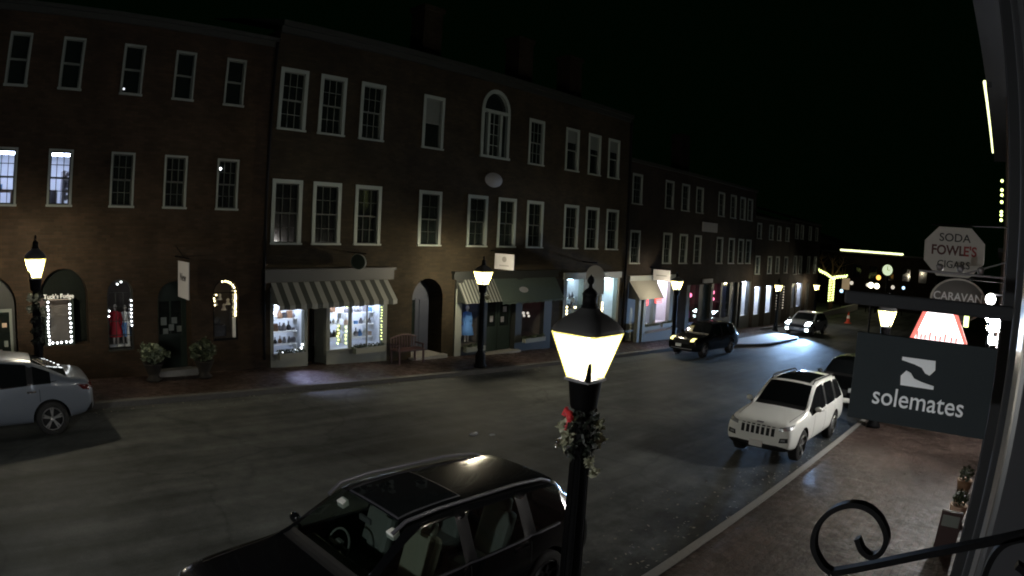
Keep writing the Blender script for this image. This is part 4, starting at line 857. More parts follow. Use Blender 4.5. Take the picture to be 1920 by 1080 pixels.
# garlands
def garland(label, x, y, z0, z1, r, n, leaf='garl'):
    z = sz(x); t = thing('garland', label, 'garland', (x, y, z + z1)); m = MB()
    for i in range(n):
        u = i / (n - 1); a = u * 6.28 * 5; m.leaves((x + r * math.cos(a), y + r * math.sin(a), z + z0 + (z1 - z0) * u), (.06, .06, .06), 22, .035)
    m.build('leaves', leaf, t); return t
garland('dark evergreen garland wound round the post of the foreground lamp', 4.215, 3.087, 1.92, 2.32, .095, 24)
t = thing('bouquet', 'bunch of pale dried leaves with a red bow tied under the foreground lantern', 'bouquet', (4.18, 3.14, 2.3)); z = sz(4.215)
m = MB()
for dx, dy, dz, q in ((-.10, .10, 2.20, .07), (-.13, .04, 2.10, .06), (-.05, .14, 2.13, .06), (.12, -.08, 2.18, .05), (.13, -.1, 2.06, .045), (-.02, -.11, 1.9, .04), (.06, -.12, 1.78, .035), (-.08, .12, 2.02, .05)): m.leaves((4.215 + dx, 3.087 + dy, z + dz), (q, q, q * 1.2), 34, .042)
m.build('leaves', 'garlpale', t)
m = MB()
for s in (-1, 1): m.tube([(4.135, 3.162, z + 2.27), (4.105 + s * .04, 3.162 + s * .05, z + 2.32), (4.095 + s * .05, 3.162 + s * .07, z + 2.28), (4.135, 3.162, z + 2.26)], [.012, .03, .028, .01], 8)
m.tube([(4.135, 3.162, z + 2.27), (4.105, 3.187, z + 2.15)], [.014, .02], 6); m.build('bow', 'ribbon', t)
for k, (dx, dy, dz) in enumerate(((-.16, .14, 2.0), (-.17, .12, 2.055), (-.05, -.02, 2.30))): MB().ball((4.215 + dx, 3.087 + dy, z + dz), .022, 12, 8).build('silver_ball', 'silver', t)
MB().tube([(4.095, 3.187, z + 2.12), (4.055, 3.227, z + 2.03)], .008, 6).build('silver_twig', 'silver', t)
garland('dark garland on the lamp post by the fudge window', .98, 14.05, 1.2, 2.3, .10, 70)
t = thing('bouquet', 'bunch of leaves and baubles under the lantern by the fudge window', 'bouquet', (.98, 13.9, 2.3)); z = sz(1); m = MB()
for dx, dz in ((-.14, 2.2), (-.16, 2.0), (.02, 2.18), (.12, 2.05), (.16, 1.9)): m.leaves((.98 + dx, 13.93, z + dz), (.08, .06, .08), 34, .045)
m.build('leaves', 'garlpale', t); m = MB()
for dx, dz in ((-.13, 2.28), (.0, 2.26), (-.18, 2.02), (.13, 1.93)): MB().ball((.98 + dx, 13.86, z + dz), .05, 10, 7).build('bauble', 'garlpale', t)
tag(MB().prism([(.98 + .12 + (.11 if i % 2 == 0 else .045) * math.cos(math.pi / 2 + i * math.pi / 5), z + 2.12 + (.11 if i % 2 == 0 else .045) * math.sin(math.pi / 2 + i * math.pi / 5)) for i in range(10)], 13.84, 13.86).build('star_ornament', 'peach'), 'orange star ornament tied to the lamp post by the fudge window', 'ornament')
tag(MB().leaves((13.72, 13.95, sz(13.7) + 2.18), (.10, .07, .09), 60, .05).build('leaf_bunch', 'garlpale'), 'pale leaf bunch tied under the lantern by the green shop', 'bouquet')

# ---------------------------------------------------------------- vehicles
def car(name, label, x, y, L, W, H, kind, paint, glass, wheelR, wx, opts, rim='alloy', cat='car', pitch=None):
    """front towards -x; x,y = centre on the ground.  A lofted cage is smoothed, wheel wells are cut, the glass comes off as parts."""
    pit = math.atan((gz(x - 1.5) - gz(x + 1.5)) / 3)
    t = thing(name, label, cat, (x, y, gz(x)), 0, None, pit)
    S = dict(
      suv=[(0, .24, .44, .50, .50, .40, .42, .36), (.025, .18, .50, .565, .55, .455, .47, .41), (.10, .16, .545, .60, .585, .485, .495, .43), (.20, .16, .575, .63, .615, .49, .50, .44), (.285, .16, .59, .655, .64, .49, .50, .44),
           (.42, .16, .61, .955, .915, .49, .50, .375), (.455, .16, .613, .978, .935, .49, .50, .375), (.535, .16, .62, .995, .945, .49, .50, .375), (.565, .16, .622, 1.0, .945, .49, .50, .375), (.725, .16, .635, .995, .94, .49, .50, .37), (.76, .16, .64, .99, .935, .49, .50, .368),
           (.885, .17, .655, .965, .905, .485, .493, .355), (.965, .20, .66, .70, .68, .475, .48, .40), (.99, .22, .50, .60, .58, .455, .465, .41), (1.0, .27, .42, .50, .49, .42, .43, .38)],
      sedan=[(0, .22, .42, .49, .48, .40, .42, .36), (.025, .17, .48, .545, .53, .455, .47, .41), (.10, .15, .53, .585, .57, .485, .495, .43), (.19, .15, .565, .625, .61, .49, .50, .44), (.265, .15, .59, .665, .645, .49, .50, .44),
           (.41, .15, .615, .955, .905, .49, .50, .37), (.44, .15, .62, .975, .925, .49, .50, .365), (.535, .15, .63, 1.0, .94, .49, .50, .365), (.555, .15, .632, 1.0, .94, .49, .50, .365), (.695, .15, .655, .955, .895, .49, .50, .365), (.72, .15, .66, .935, .875, .49, .50, .37),
           (.80, .16, .665, .835, .79, .485, .495, .40), (.88, .18, .665, .715, .69, .475, .485, .43), (.975, .22, .61, .70, .68, .45, .465, .42), (1.0, .28, .45, .52, .51, .42, .435, .39)])[kind]
    n = len(S); V = []; F = []; MI = []
    for (s, zb, zs, zt, ze, wb, ws, wt) in S:
        X = -L / 2 + s * L; h = H; w = W
        half = [(0, zb), (wb * .8, zb), (wb, zb + .05), (ws * 1.0, zb + (zs - zb) * .55), (ws * .985, zs), (wt, ze), (wt * .88, ze + (zt - ze) * .62), (wt * .5, zt - .004), (0, zt)]
        ring = [(X, a * w, b * h) for a, b in half] + [(X, -a * w, b * h) for a, b in half[1:-1]][::-1]
        V += ring
    RN = 16
    IDX = {k: k for k in range(9)}
    ca, cb, cc, rd = 4, 5, 8, 11     # cowl station, header, B pillar end, roof end
    for i in range(n - 1):
        for k in range(RN):
            j = k if k < 8 else 15 - k   # row interval
            mi = 0
            if j == 4 and kind == 'suv':
                if i in (4, 5, 6): mi = 3 if k < 8 else 4
                elif i == 8: mi = 5 if k < 8 else 6
                elif i == 10: mi = 7 if k < 8 else 8
                elif i in (7, 9): mi = 9
            if j == 4 and kind == 'sedan':
                if i in (4, 5, 6): mi = 3 if k < 8 else 4
                elif i == 8: mi = 5 if k < 8 else 6
                elif i == 10: mi = 7 if k < 8 else 8
                elif i in (7, 9): mi = 9
            if j in (6, 7) and i == ca: mi = 1
            if j in (6, 7) and i == rd - (0 if kind == 'suv' else 1): mi = 2
            if kind == 'sedan' and j in (6, 7) and i == 11: mi = 2
            if j in (0, 1): mi = 10 if (j == 1 and opts.get('clad')) or j == 0 else 0
            F.append((i * RN + k, i * RN + (k + 1) % RN, (i + 1) * RN + (k + 1) % RN, (i + 1) * RN + k)); MI.append(mi)
    def cap(o):
        for j in range(8):
            a, b = o + j, o + j + 1; c = o + (16 - j - 1) % 16 if j + 1 < 8 else o + 8; d = o + (16 - j) % 16
            f = [a, b] + ([c] if c != b else []) + ([d] if d != a else []); F.append(tuple(dict.fromkeys(f))); MI.append(0)
    cap(0); cap((n - 1) * RN)
    me = bpy.data.meshes.new('cage'); me.from_pydata(V, [], F)
    bm = bmesh.new(); bm.from_mesh(me); bmesh.ops.recalc_face_normals(bm, faces=bm.faces); bm.faces.ensure_lookup_table()
    cl = bm.edges.layers.float.new('crease_edge')
    for i, f in enumerate(bm.faces): f.material_index = MI[i]; f.smooth = True
    for e in bm.edges:
        ms = {f.material_index for f in e.link_faces}
        if len(ms) > 1 and ms & {1, 2, 3, 4, 5, 6, 7, 8}: e[cl] = .93
    cv = bm.verts.layers.float.new('crease_vert')
    for v in bm.verts:
        for g in range(1, 9):
            if sum(f.material_index == g for f in v.link_faces) == 1: v[cv] = max(v[cv], .78 if g > 2 else .62)
    bm.to_mesh(me); bm.free()
    names = [('body', paint), ('windshield', glass), ('rear_window', glass), ('side_window', glass), ('side_window', glass), ('side_window', glass), ('side_window', glass), ('quarter_window', glass), ('quarter_window', glass), ('door_pillar', opts.get('pillar', 'plastic')), ('lower_cladding', 'plastic')]
    for nm, mm in names: me.materials.append(M[mm])
    ob = bpy.data.objects.new('cage', me); COL.objects.link(ob)
    sb = ob.modifiers.new('s', 'SUBSURF'); sb.levels = 3; sb.render_levels = 3
    cuts = []
    for xx in wx:
        for sgn in (-1, 1):
            c = MB().lathe([(0, -.16), (wheelR * 1.14, -.16), (wheelR * 1.14, .3), (0, .3)], (-L / 2 + xx, sgn * (W / 2 - .06), wheelR), 30, 'y', False); co = c.build('cut', 'plastic'); cuts.append(co)
            bo = ob.modifiers.new('b', 'BOOLEAN'); bo.object = co; bo.operation = 'DIFFERENCE'; bo.solver = 'EXACT'
    dg = bpy.context.evaluated_depsgraph_get(); em = bpy.data.meshes.new_from_object(ob.evaluated_get(dg))
    for co in cuts: bpy.data.objects.remove(co)
    bpy.data.objects.remove(ob)
    bm = bmesh.new(); bm.from_mesh(em); bvh = BVHTree.FromBMesh(bm); bm.free()
    vv = [v.co.copy() for v in em.vertices]
    objs = {}
    sets = []
    for si, (nm, mm) in enumerate(names):
        fs = [p for p in em.polygons if (p.material_index if p.material_index < 11 else 0) == si]
        if si == 9:
            xm = sum(p.center.x for p in fs) / len(fs)
            for sgn in (-1, 1):
                for hi in (False, True): sets.append((si, nm, mm, [p for p in fs if p.center.y * sgn > 0 and (p.center.x > xm) == hi]))
        else: sets.append((si, nm, mm, fs))
    for si, nm, mm, fs in sets:
        if not fs: continue
        used = {}; vs = []; ff = []
        for p in fs:
            q = []
            for vi in p.vertices:
                if vi not in used: used[vi] = len(vs); vs.append(vv[vi])
                q.append(used[vi])
            ff.append(q)
        m2 = bpy.data.meshes.new(nm); m2.from_pydata(vs, [], ff); m2.polygons.foreach_set('use_smooth', [p.use_smooth for p in fs]); m2.materials.append(M[mm]); m2.update()
        o2 = bpy.data.objects.new(nm, m2); COL.objects.link(o2); o2.parent = t; objs[si] = o2
    # ---- conforming patches
    def hit(ax, a, b):
        if ax == 'f': r = bvh.ray_cast(Vector((-9, a, b)), Vector((1, 0, 0)))
        elif ax == 'r': r = bvh.ray_cast(Vector((9, a, b)), Vector((-1, 0, 0)))
        elif ax == 't': r = bvh.ray_cast(Vector((a, b, 9)), Vector((0, 0, -1)))
        elif ax == 'l': r = bvh.ray_cast(Vector((a, -9, b)), Vector((0, 1, 0)))
        else: r = bvh.ray_cast(Vector((a, 9, b)), Vector((0, -1, 0)))
        return r[0]
    OUT = dict(f=Vector((-1, 0, 0)), r=Vector((1, 0, 0)), t=Vector((0, 0, 1)), l=Vector((0, -1, 0)), k=Vector((0, 1, 0)))
    def patch(mb, ax, q, off=.008, nu=8, nv=5):
        """a thin shell over the body: q = four 2-D corners seen along axis ax"""
        vs = []; fs = []; ok = True
        for i in range(nu + 1):
            for k in range(nv + 1):
                u, v = i / nu, k / nv
                a = (q[0][0] * (1 - u) + q[1][0] * u) * (1 - v) + (q[3][0] * (1 - u) + q[2][0] * u) * v
                b = (q[0][1] * (1 - u) + q[1][1] * u) * (1 - v) + (q[3][1] * (1 - u) + q[2][1] * u) * v
                h = hit(ax, a, b)
                if h is None: h = vs[-1] - OUT[ax] * off if vs else Vector((0, 0, 0))
                vs.append(h + OUT[ax] * off)
        m0 = nv + 1
        for i in range(nu):
            for k in range(nv): fs.append((i * m0 + k, (i + 1) * m0 + k, (i + 1) * m0 + k + 1, i * m0 + k + 1))
        nn = len(vs); bord = [i * m0 for i in range(nu + 1)] + [nu * m0 + k for k in range(1, nv + 1)] + [i * m0 + nv for i in range(nu - 1, -1, -1)] + [k for k in range(nv - 1, 0, -1)]
        for b_ in bord: vs.append(vs[b_] - OUT[ax] * (off + .02))
        for i in range(len(bord)): fs.append((bord[i], bord[(i + 1) % len(bord)], nn + (i + 1) % len(bord), nn + i))
        return mb.add(vs, fs, False)
    t2 = t
    def P(nm, mat, *pieces):
        mb = MB()
        for p in pieces: patch(mb, *p)
        return mb.build(nm, mat, t2, False)
    # ---- wheels
    for xx in wx:
        for sgn in (-1, 1):
            c = (-L / 2 + xx, sgn * (W / 2 - .125), wheelR); tw = .105
            ty = MB().lathe([(wheelR * .66, -tw), (wheelR * .90, -tw), (wheelR * .985, -tw * .75), (wheelR, -tw * .3), (wheelR, tw * .3), (wheelR * .985, tw * .75), (wheelR * .90, tw), (wheelR * .66, tw)], c, 30, 'y')
            w = ty.build('wheel', 'rubber', t2, False)
            yo = c[1] + sgn * tw * .78
            rmb = MB().lathe([(wheelR * .68, -.02), (wheelR * .70, .02), (wheelR * .64, .02), (wheelR * .60, -.05)], (c[0], yo, c[2]), 30, 'y')
            ns = opts.get('spokes', 5)
            for k in range(ns):
                for dd in ((-.13, .13) if opts.get('split') else (0,)):
                    a = k * 2 * math.pi / ns + .3; a2 = a + dd
                    p0 = Vector((c[0] + .10 * wheelR * math.cos(a), yo, c[2] + .10 * wheelR * math.sin(a))); p1 = Vector((c[0] + .64 * wheelR * math.cos(a2), yo + sgn * .01, c[2] + .64 * wheelR * math.sin(a2)))
                    dv = (p1 - p0); side = dv.cross(Vector((0, 1, 0))).normalized() * wheelR * (.045 if opts.get('split') else .085)
                    rmb.obox((p0 + p1) / 2, dv / 2, side, (0, .012, 0))
            rmb.lathe([(0, .022), (.12 * wheelR, .02), (.16 * wheelR, -.01)], (c[0], yo, c[2]), 14, 'y'); rmb.build('rim', rim, w, False)
            MB().lathe([(0, 0), (wheelR * .60, 0)], (c[0], yo - sgn * .06, c[2]), 24, 'y').build('brake_disc', 'plastic', w, False)
    zz = lambda f: f * H
    # ---- mirrors and handles
    for sgn in (-1, 1):
        mx = -L / 2 + .335 * L; my = sgn * (W * .5 + .06)
        m = MB().ball((mx, my, .66 * H), .085, 12, 8, .62, 1.0, .72); m.build('mirror', opts.get('mirror', paint), t2, False)
        MB().tube([(mx, sgn * W * .47, .62 * H), (mx, my, .635 * H)], .02, 6).build('mirror_arm', 'plastic', t2, False)
        for hx in (.52, .71):
            ax = 'k' if sgn > 0 else 'l'; X = -L / 2 + hx * L
            P('door_handle', opts.get('handle', paint), (ax, [(X - .09, .565 * H), (X + .09, .565 * H), (X + .09, .59 * H), (X - .09, .59 * H)], .025, 3, 1))
        ax = 'k' if sgn > 0 else 'l'
        for X in (.345, .55, .745): X = -L / 2 + X * L; P('door_seam', 'plastic', (ax, [(X, .22 * H), (X + .010, .22 * H), (X + .010, .60 * H), (X, .60 * H)], .0015, 1, 10))
    # hood shut lines
    for sgn in (-1, 1):
        yy = sgn * W * .405
        P('hood_seam', 'plastic', ('t', [(-L / 2 + .07 * L, yy * .9), (-L / 2 + .27 * L, yy), (-L / 2 + .27 * L, yy + .010), (-L / 2 + .07 * L, yy * .9 + .010)], .0015, 12, 1))
    P('wiper_cowl', 'plastic', ('t', [(-L / 2 + .272 * L, -W * .38), (-L / 2 + .30 * L, -W * .38), (-L / 2 + .30 * L, W * .38), (-L / 2 + .272 * L, W * .38)], .004, 3, 8))
    return t, objs, patch, hit, P

def head_pair(P, L, W, z0, z1, y0, y1, mat, skew=.05):
    for s in (-1, 1): P('headlight', mat, ('f', [(s * y0 * W, z0), (s * y1 * W, z0 + skew), (s * y1 * W, z1 + skew), (s * y0 * W, z1)], .012))

# white SUV on the near kerb
Lw, Ww, Hw = 4.36, 1.50, 1.52
t, objs, patch, hit, P = car('suv', 'white SUV with a seven slot grille parked by the near kerb', 13.82, 4.24, Lw, Ww, Hw, 'suv', 'whitepaint', 'cargdark', .335, (.84, 3.40), dict(spokes=5, clad=True), cat='SUV')
for k in range(7):
    yy = (k - 3) * .108; P('grille_slot', 'plastic', ('f', [(yy - .034, .60), (yy + .034, .60), (yy + .034, .79), (yy - .034, .79)], .008, 2, 4))
for s in (-1, 1):
    P('headlight', 'lens', ('f', [(s * 0.443, 0.728), (s * 0.678, 0.764), (s * 0.669, 0.847), (s * 0.443, 0.792)], .012)); P('fog_recess', 'plastic', ('f', [(s * 0.468, 0.500), (s * 0.645, 0.519), (s * 0.638, 0.610), (s * 0.484, 0.591)], .01)); P('fog_lamp', 'lens', ('f', [(s * 0.500, 0.532), (s * 0.597, 0.538), (s * 0.593, 0.583), (s * 0.508, 0.578)], .016, 3, 3))
P('bumper_intake', 'plastic', ('f', [(-0.443, 0.327), (0.443, 0.327), (0.403, 0.427), (-0.403, 0.427)], .01)); P('licence_plate', 'plate', ('f', [(-0.14, 0.35), (0.14, 0.35), (0.14, 0.475), (-0.14, 0.475)], .035, 2, 2)); P('badge', 'steel', ('f', [(-0.072, 0.819), (0.072, 0.819), (0.072, 0.842), (-0.072, 0.842)], .006, 3, 1))
P('sunroof', 'cargdark', ('t', [(-.25, -.40), (1.0, -.40), (1.0, .40), (-.25, .40)], .012, 10, 6))
for s in (-1, 1): MB().tube([(-.3, s * .49, 1.445), (-.2, s * .495, 1.515), (1.35, s * .49, 1.515), (1.5, s * .48, 1.44)], .018, 8).build('roof_rail', 'plastic', t, False)

# black SUV in the foreground
Lf, Wf, Hf = 4.28, 1.62, 1.40
t, objs, patch, hit, P = car('suv', 'black SUV with grey seats and roof rails parked below the foreground lamp', 3.41, 4.59, Lf, Wf, Hf, 'suv', 'blackpaint', 'carglass', .315, (.86, 3.48), dict(spokes=6), cat='SUV', rim='plastic')
head_pair(P, Lf, Wf, .57, .70, .27, .45, 'lens'); P('grille', 'chrome', ('f', [(-.34, .48), (.34, .48), (.36, .68), (-.36, .68)], .006)); P('licence_plate', 'plate', ('f', [(-.16, .34), (.16, .34), (.16, .43), (-.16, .43)], .02, 2, 2))
for s in (-1, 1): P('taillight', 'redlens', ('r', [(s * .45, .68), (s * .66, .68), (s * .66, .88), (s * .49, .88)], .012))
P('sunroof_frame', 'railsteel', ('t', [(-.34, -.40), (.40, -.40), (.40, .40), (-.34, .40)], .004, 10, 8)); P('sunroof', 'cargdark', ('t', [(-.322, -.382), (.382, -.382), (.382, .382), (-.322, .382)], .009, 10, 8))
for s in (-1, 1):
    MB().tube([(-.50, s * .525, 1.27), (-.36, s * .54, 1.365), (0, s * .545, 1.40), (1.0, s * .535, 1.40), (1.45, s * .52, 1.355), (1.6, s * .51, 1.29)], .019, 8).build('roof_rail', 'railsteel', t, False)
    a = 'k' if s > 0 else 'l'
    P('window_trim', 'railsteel', (a, [(-.92, .826), (1.5, .913), (1.5, .927), (-.92, .840)], .010, 22, 1))
# seats
for (sx, sy, mm) in ((-.16, -.33, 'seat2'), (-.16, .33, 'seat'), (.85, -.33, 'seat'), (.85, .33, 'seat')):
    b = MB().obox((sx + .13, sy, .80), (.06, 0, -.02), (0, .21, 0), (.085, 0, .27)); s = b.build('seat', mm, t, False, bevel=.05)
    MB().box(sx - .36, sx + .1, sy - .22, sy + .22, .44, .58).build('cushion', mm, s, False, bevel=.05)
    MB().obox((sx + .225, sy, 1.12), (.04, 0, -.01), (0, .12, 0), (.02, 0, .075)).build('headrest', mm, s, False, bevel=.03)
MB().obox((-.78, 0, .75), (.20, 0, .02), (0, .68, 0), (0, 0, .06)).build('dashboard', 'dash', t, False, bevel=.05)
sw = MB(); c = Vector((-.52, .33, .80)); u = Vector((0, 1, 0)); v = Vector((.42, 0, .9))
sw.tube([c + .17 * (math.cos(k * math.pi / 12) * u + math.sin(k * math.pi / 12) * v) for k in range(25)], .013, 6, False); sw.obox(c, (.02, 0, 0), (0, .05, 0), (.02, 0, .05)); sw.obox(c, (.008, 0, 0), (0, .16, 0), (.005, 0, .015)); sw.build('steering_wheel', 'seat', t, False)
MB().box(-.34, .5, -.08, .08, .42, .62).build('console', 'dash', t, False, bevel=.02)
MB().obox((-.42, 0, 1.19), (.01, 0, .003), (0, .09, 0), (0, 0, .026)).build('rear_view_mirror', 'steel', t, False)
for yy in (-.46, .36): MB().obox((-.44, yy, 1.23), (.035, 0, .012), (0, .05, 0), (-.005, 0, .03)).build('glint_chip', 'plate', t, False)  # pale chips standing in for reflections on the windshield
MB().box(-1.0, 1.6, -.68, .68, .36, .40).build('floor', 'dash', t, False)

# silver sedan
t, objs, patch, hit, P = car('sedan', 'silver sedan cut by the left edge of the picture, parked at the far kerb', -.25, 12.88, 4.3, 1.45, 1.48, 'sedan', 'silverpaint', 'cargdark', .325, (.86, 3.41), dict(spokes=5, split=True, handle='chrome', pillar='plastic'))
for s in (-1, 1):
    P('taillight', 'redlens', ('r', [(s * .36, .82), (s * .62, .82), (s * .62, .92), (s * .38, .92)], .012))
    a = 'k' if s > 0 else 'l'; P('taillight_side', 'redlens', (a, [(1.90, .82), (2.04, .80), (2.02, .90), (1.80, .92)], .012)); P('rear_bumper_vent', 'plastic', (a, [(1.92, .34), (2.06, .36), (2.08, .56), (2.02, .50)], .010))
    P('window_trim', 'chrome', (a, [(-.95, .893), (1.40, 1.01), (1.40, 1.019), (-.95, .902)], .012, 22, 1))
head_pair(P, 4.3, 1.45, .61, .71, .26, .45, 'lens')
P('bumper_lower', 'plastic', ('r', [(-.54, .30), (.54, .30), (.56, .45), (-.56, .45)], .012))

# dark SUV across the street
t, objs, patch, hit, P = car('suv', 'dark SUV with yellow parking lights stopped along the far kerb', 25.98, 12.44, 4.66, 1.48, 1.46, 'suv', 'blackpaint', 'cargdark', .33, (.90, 3.68), dict(spokes=5), cat='SUV', rim='steel')
for s in (-1, 1): P('headlight', 'parkl', ('f', [(s * .42, .70), (s * .57, .72), (s * .57, .84), (s * .42, .84)], .03, 4, 4))
P('licence_plate', 'plate', ('f', [(.0, .46), (.26, .46), (.26, .58), (.0, .58)], .03, 2, 2)); P('grille', 'plastic', ('f', [(-.36, .58), (.36, .58), (.36, .76), (-.36, .76)], .008)); P('bumper_trim', 'steel', ('f', [(-.5, .37), (.5, .37), (.5, .40), (-.5, .40)], .01))
for s in (-1, 1): MB().tube([(-.5, s * .50, 1.39), (-.4, s * .51, 1.455), (1.5, s * .50, 1.455), (1.65, s * .49, 1.38)], .018, 8).build('roof_rail', 'plastic', t, False)
tag(MB().box(28.7, 28.95, 12.9, 13.0, gz(28.8) + .35, gz(28.8) + .85).build('kerb_light', 'bluelt'), 'small blue white light just behind the parked dark SUV', 'light')

# oncoming car
t, objs, patch, hit, P = car('suv', 'oncoming grey car with dazzling white headlights driving up the street', 42.2, 12.56, 4.6, 1.9, 1.5, 'suv', 'greypaint', 'cargdark', .33, (.9, 3.6), dict(spokes=5), cat='car')
for s in (-1, 1): P('headlight', 'head', ('f', [(s * .56, .70), (s * .84, .72), (s * .82, .90), (s * .56, .90)], .02)); P('fog_lamp', 'headfog', ('f', [(s * .58, .34), (s * .78, .34), (s * .78, .50), (s * .58, .50)], .02))
P('grille', 'plastic', ('f', [(-.46, .56), (.46, .56), (.46, .78), (-.46, .78)], .008)); P('licence_plate', 'plate', ('f', [(-.18, .44), (.18, .44), (.18, .53), (-.18, .53)], .02, 2, 2))

# car behind the white SUV
t, objs, patch, hit, P = car('car', 'dark car with white lower doors parked right behind the white SUV', 20.5, 4.40, 4.6, 1.65, 1.40, 'suv', 'blackpaint', 'cargdark', .31, (.88, 3.6), dict(spokes=5))
head_pair(P, 4.6, 1.65, .62, .74, .27, .45, 'lens'); P('grille', 'plastic', ('f', [(-.42, .52), (.42, .52), (.42, .68), (-.42, .68)], .008))
for ax in 'lk': P('door_panel', 'whitepaint', (ax, [(-2.15, .30), (2.1, .30), (2.1, .78), (-2.15, .70)], .006, 24, 5))
P('bumper_panel', 'whitepaint', ('f', [(-.66, .28), (.66, .28), (.66, .46), (-.66, .46)], .006, 10, 4))

# ---------------------------------------------------------------- near side of the street
W0 = -.16
NB = thing('brick_building', 'dark near building on the right edge with a grey pilaster and cornice', 'building', (10, -.5, sz(10)))
m = MB(); m.box(2.45, 18.4, -9, W0 - .02, -2, 8.7); m.box(-12, 1.98, -9, -.50, -1, 8.7); m.build('wall', 'darkwall', NB)
m = MB(); m.box(2.0, 2.44, -.9, -.095, 0, 9.0); m.build('pilaster', 'pilaster', NB, bevel=.02)
m = MB(); m.box(2.46, 2.62, W0 - .018, -.105, 0, 9); m.box(3.5, 3.62, W0 - .018, -.10, 0, 9); m.build('door_casing', 'wallgrey', NB, bevel=.01)
m = MB(); m.box(2.63, 18.4, W0 - .018, .02, 8.3, 8.45); m.box(2.63, 18.4, W0 - .018, .40, 8.70, 8.88); m.box(2.63, 18.4, W0 - .018, .22, 8.45, 8.70); m.build('cornice', 'wallgrey', NB)
MB().tube([(1.93, -.40, 0), (1.93, -.40, 9)], .05, 10).build('downpipe', 'steel', NB)
MB().box(5.2, 5.34, W0 - .018, -.06, .2, 7.9).box(7.4, 7.52, W0 - .018, -.07, .2, 7.9).build('window_casing', 'wallgrey', NB)
NB2 = thing('brick_building', 'near building farther down on the right with bulbs along its cornice', 'building', (26, -.5, sz(26)))
m = MB(); m.box(18.44, 32, -9, W0, -3, 8.6); m.build('wall', 'darkwall', NB2)
MB().box(18.44, 32, W0 + .002, .40, 8.55, 8.72).build('cornice', 'wallgrey', NB2)
NB3 = thing('brick_building', 'dark low building at the far right end of the near pavement', 'building', (50, -.5, sz(50)))
MB().box(32.04, 70, -9, W0 - .05, -4, 4.6).build('wall', 'darkwall', NB3); MB().box(32.04, 70, W0 - .048, .1, 4.45, 4.62).build('cornice', 'wallgrey', NB3)
string_lights('string_lights', 'dense yellow bulbs along the cornice at the upper right edge', [(18.6 + i * .15, .45, 8.74) for i in range(80)], .065, 'cornice', n=6)
string_lights('string_lights', 'loose yellow green bulbs hanging below the cornice at the right edge', [(21.0, .02, 5.45 - .0 + k) for k in (.9, .62, .48, .28, -.02, -.12, -.26)], .05, 'bulbg', wire=False)
# shop sign in front
t = thing('hanging_sign', 'slate blue hanging shop sign reading solemates on a thick bracket', 'sign', (4, -.1, 3.1))
MB().box(3.98, 4.02, -.045, .845, 2.825, 3.36).build('panel', 'signblue', t, bevel=.004)
m = MB(); m.box(3.97, 4.03, -.15, .95, 3.525, 3.605); m.build('bracket_arm', 'wallgrey', t, bevel=.015)
m = MB(); m.tube([(4, .78, 3.53), (4, .78, 3.35)], .007, 6); m.tube([(4, .03, 3.53), (4, .03, 3.35)], .007, 6); m.build('hanger', 'black', t)
text_mb(MB(), 'solemates', (3.975, .405, 2.985), (0, -1, 0), (0, 0, 1), .158, .006, bold=.004, squash=.93).build('lettering', 'letter', t)
# two shoe soles forming the emblem
def sole(pts): return [(.43 - a, 3.16 + b) for a, b in pts]
m = MB()
m.prism(sole([(-.11, .085), (.10, .085), (.105, .03), (.075, -.005), (.045, .005), (.02, .035), (-.03, .05), (-.11, .065)]), 3.970, 3.9785, 'x')
m.prism(sole([(.11, -.085), (-.10, -.085), (-.105, -.03), (-.075, .005), (-.045, -.005), (-.02, -.035), (.03, -.05), (.11, -.065)]), 3.970, 3.9785, 'x')
m.build('emblem', 'letter', t)
# SODA FOWLE'S CIGARS
t = thing('hanging_sign', "worn white eight sided sign reading SODA FOWLE'S CIGARS", 'sign', (14, .2, 4))
m = MB(); Y0, Y1, Z0, Z1, c = .33, 1.63, 3.52, 4.52, .3
m.prism([(Y0 + c, Z0), (Y1 - c, Z0), (Y1, Z0 + c), (Y1, Z1 - c), (Y1 - c, Z1), (Y0 + c, Z1), (Y0, Z1 - c), (Y0, Z0 + c)], 13.97, 14.03, 'x'); m.build('panel', 'fowle', t)
text_mb(MB(), 'SODA', (13.965, .98, 4.30), (0, -1, 0), (0, 0, 1), .23, .008, bold=.01, squash=1.1).build('lettering', 'letterdark', t)
text_mb(MB(), "FOWL", (13.965, 1.12, 4.04), (0, -1, 0), (0, 0, 1), .27, .008, bold=.028, squash=.95).build('lettering', 'letterbrown', t)
text_mb(MB(), "E'S", (13.965, .64, 4.04), (0, -1, 0), (0, 0, 1), .27, .008, bold=.028, squash=.95).build('lettering', 'letterred', t)
text_mb(MB(), 'CIGARS', (13.965, .98, 3.76), (0, -1, 0), (0, 0, 1), .21, .008, bold=.01).build('lettering', 'letterdark', t)
MB().tube([(14, W0, 4.6), (14, 1.5, 4.55)], .02, 6).tube([(14, W0, 3.5), (14, 1.0, 3.5)], .02, 6).build('bracket', 'black', t)
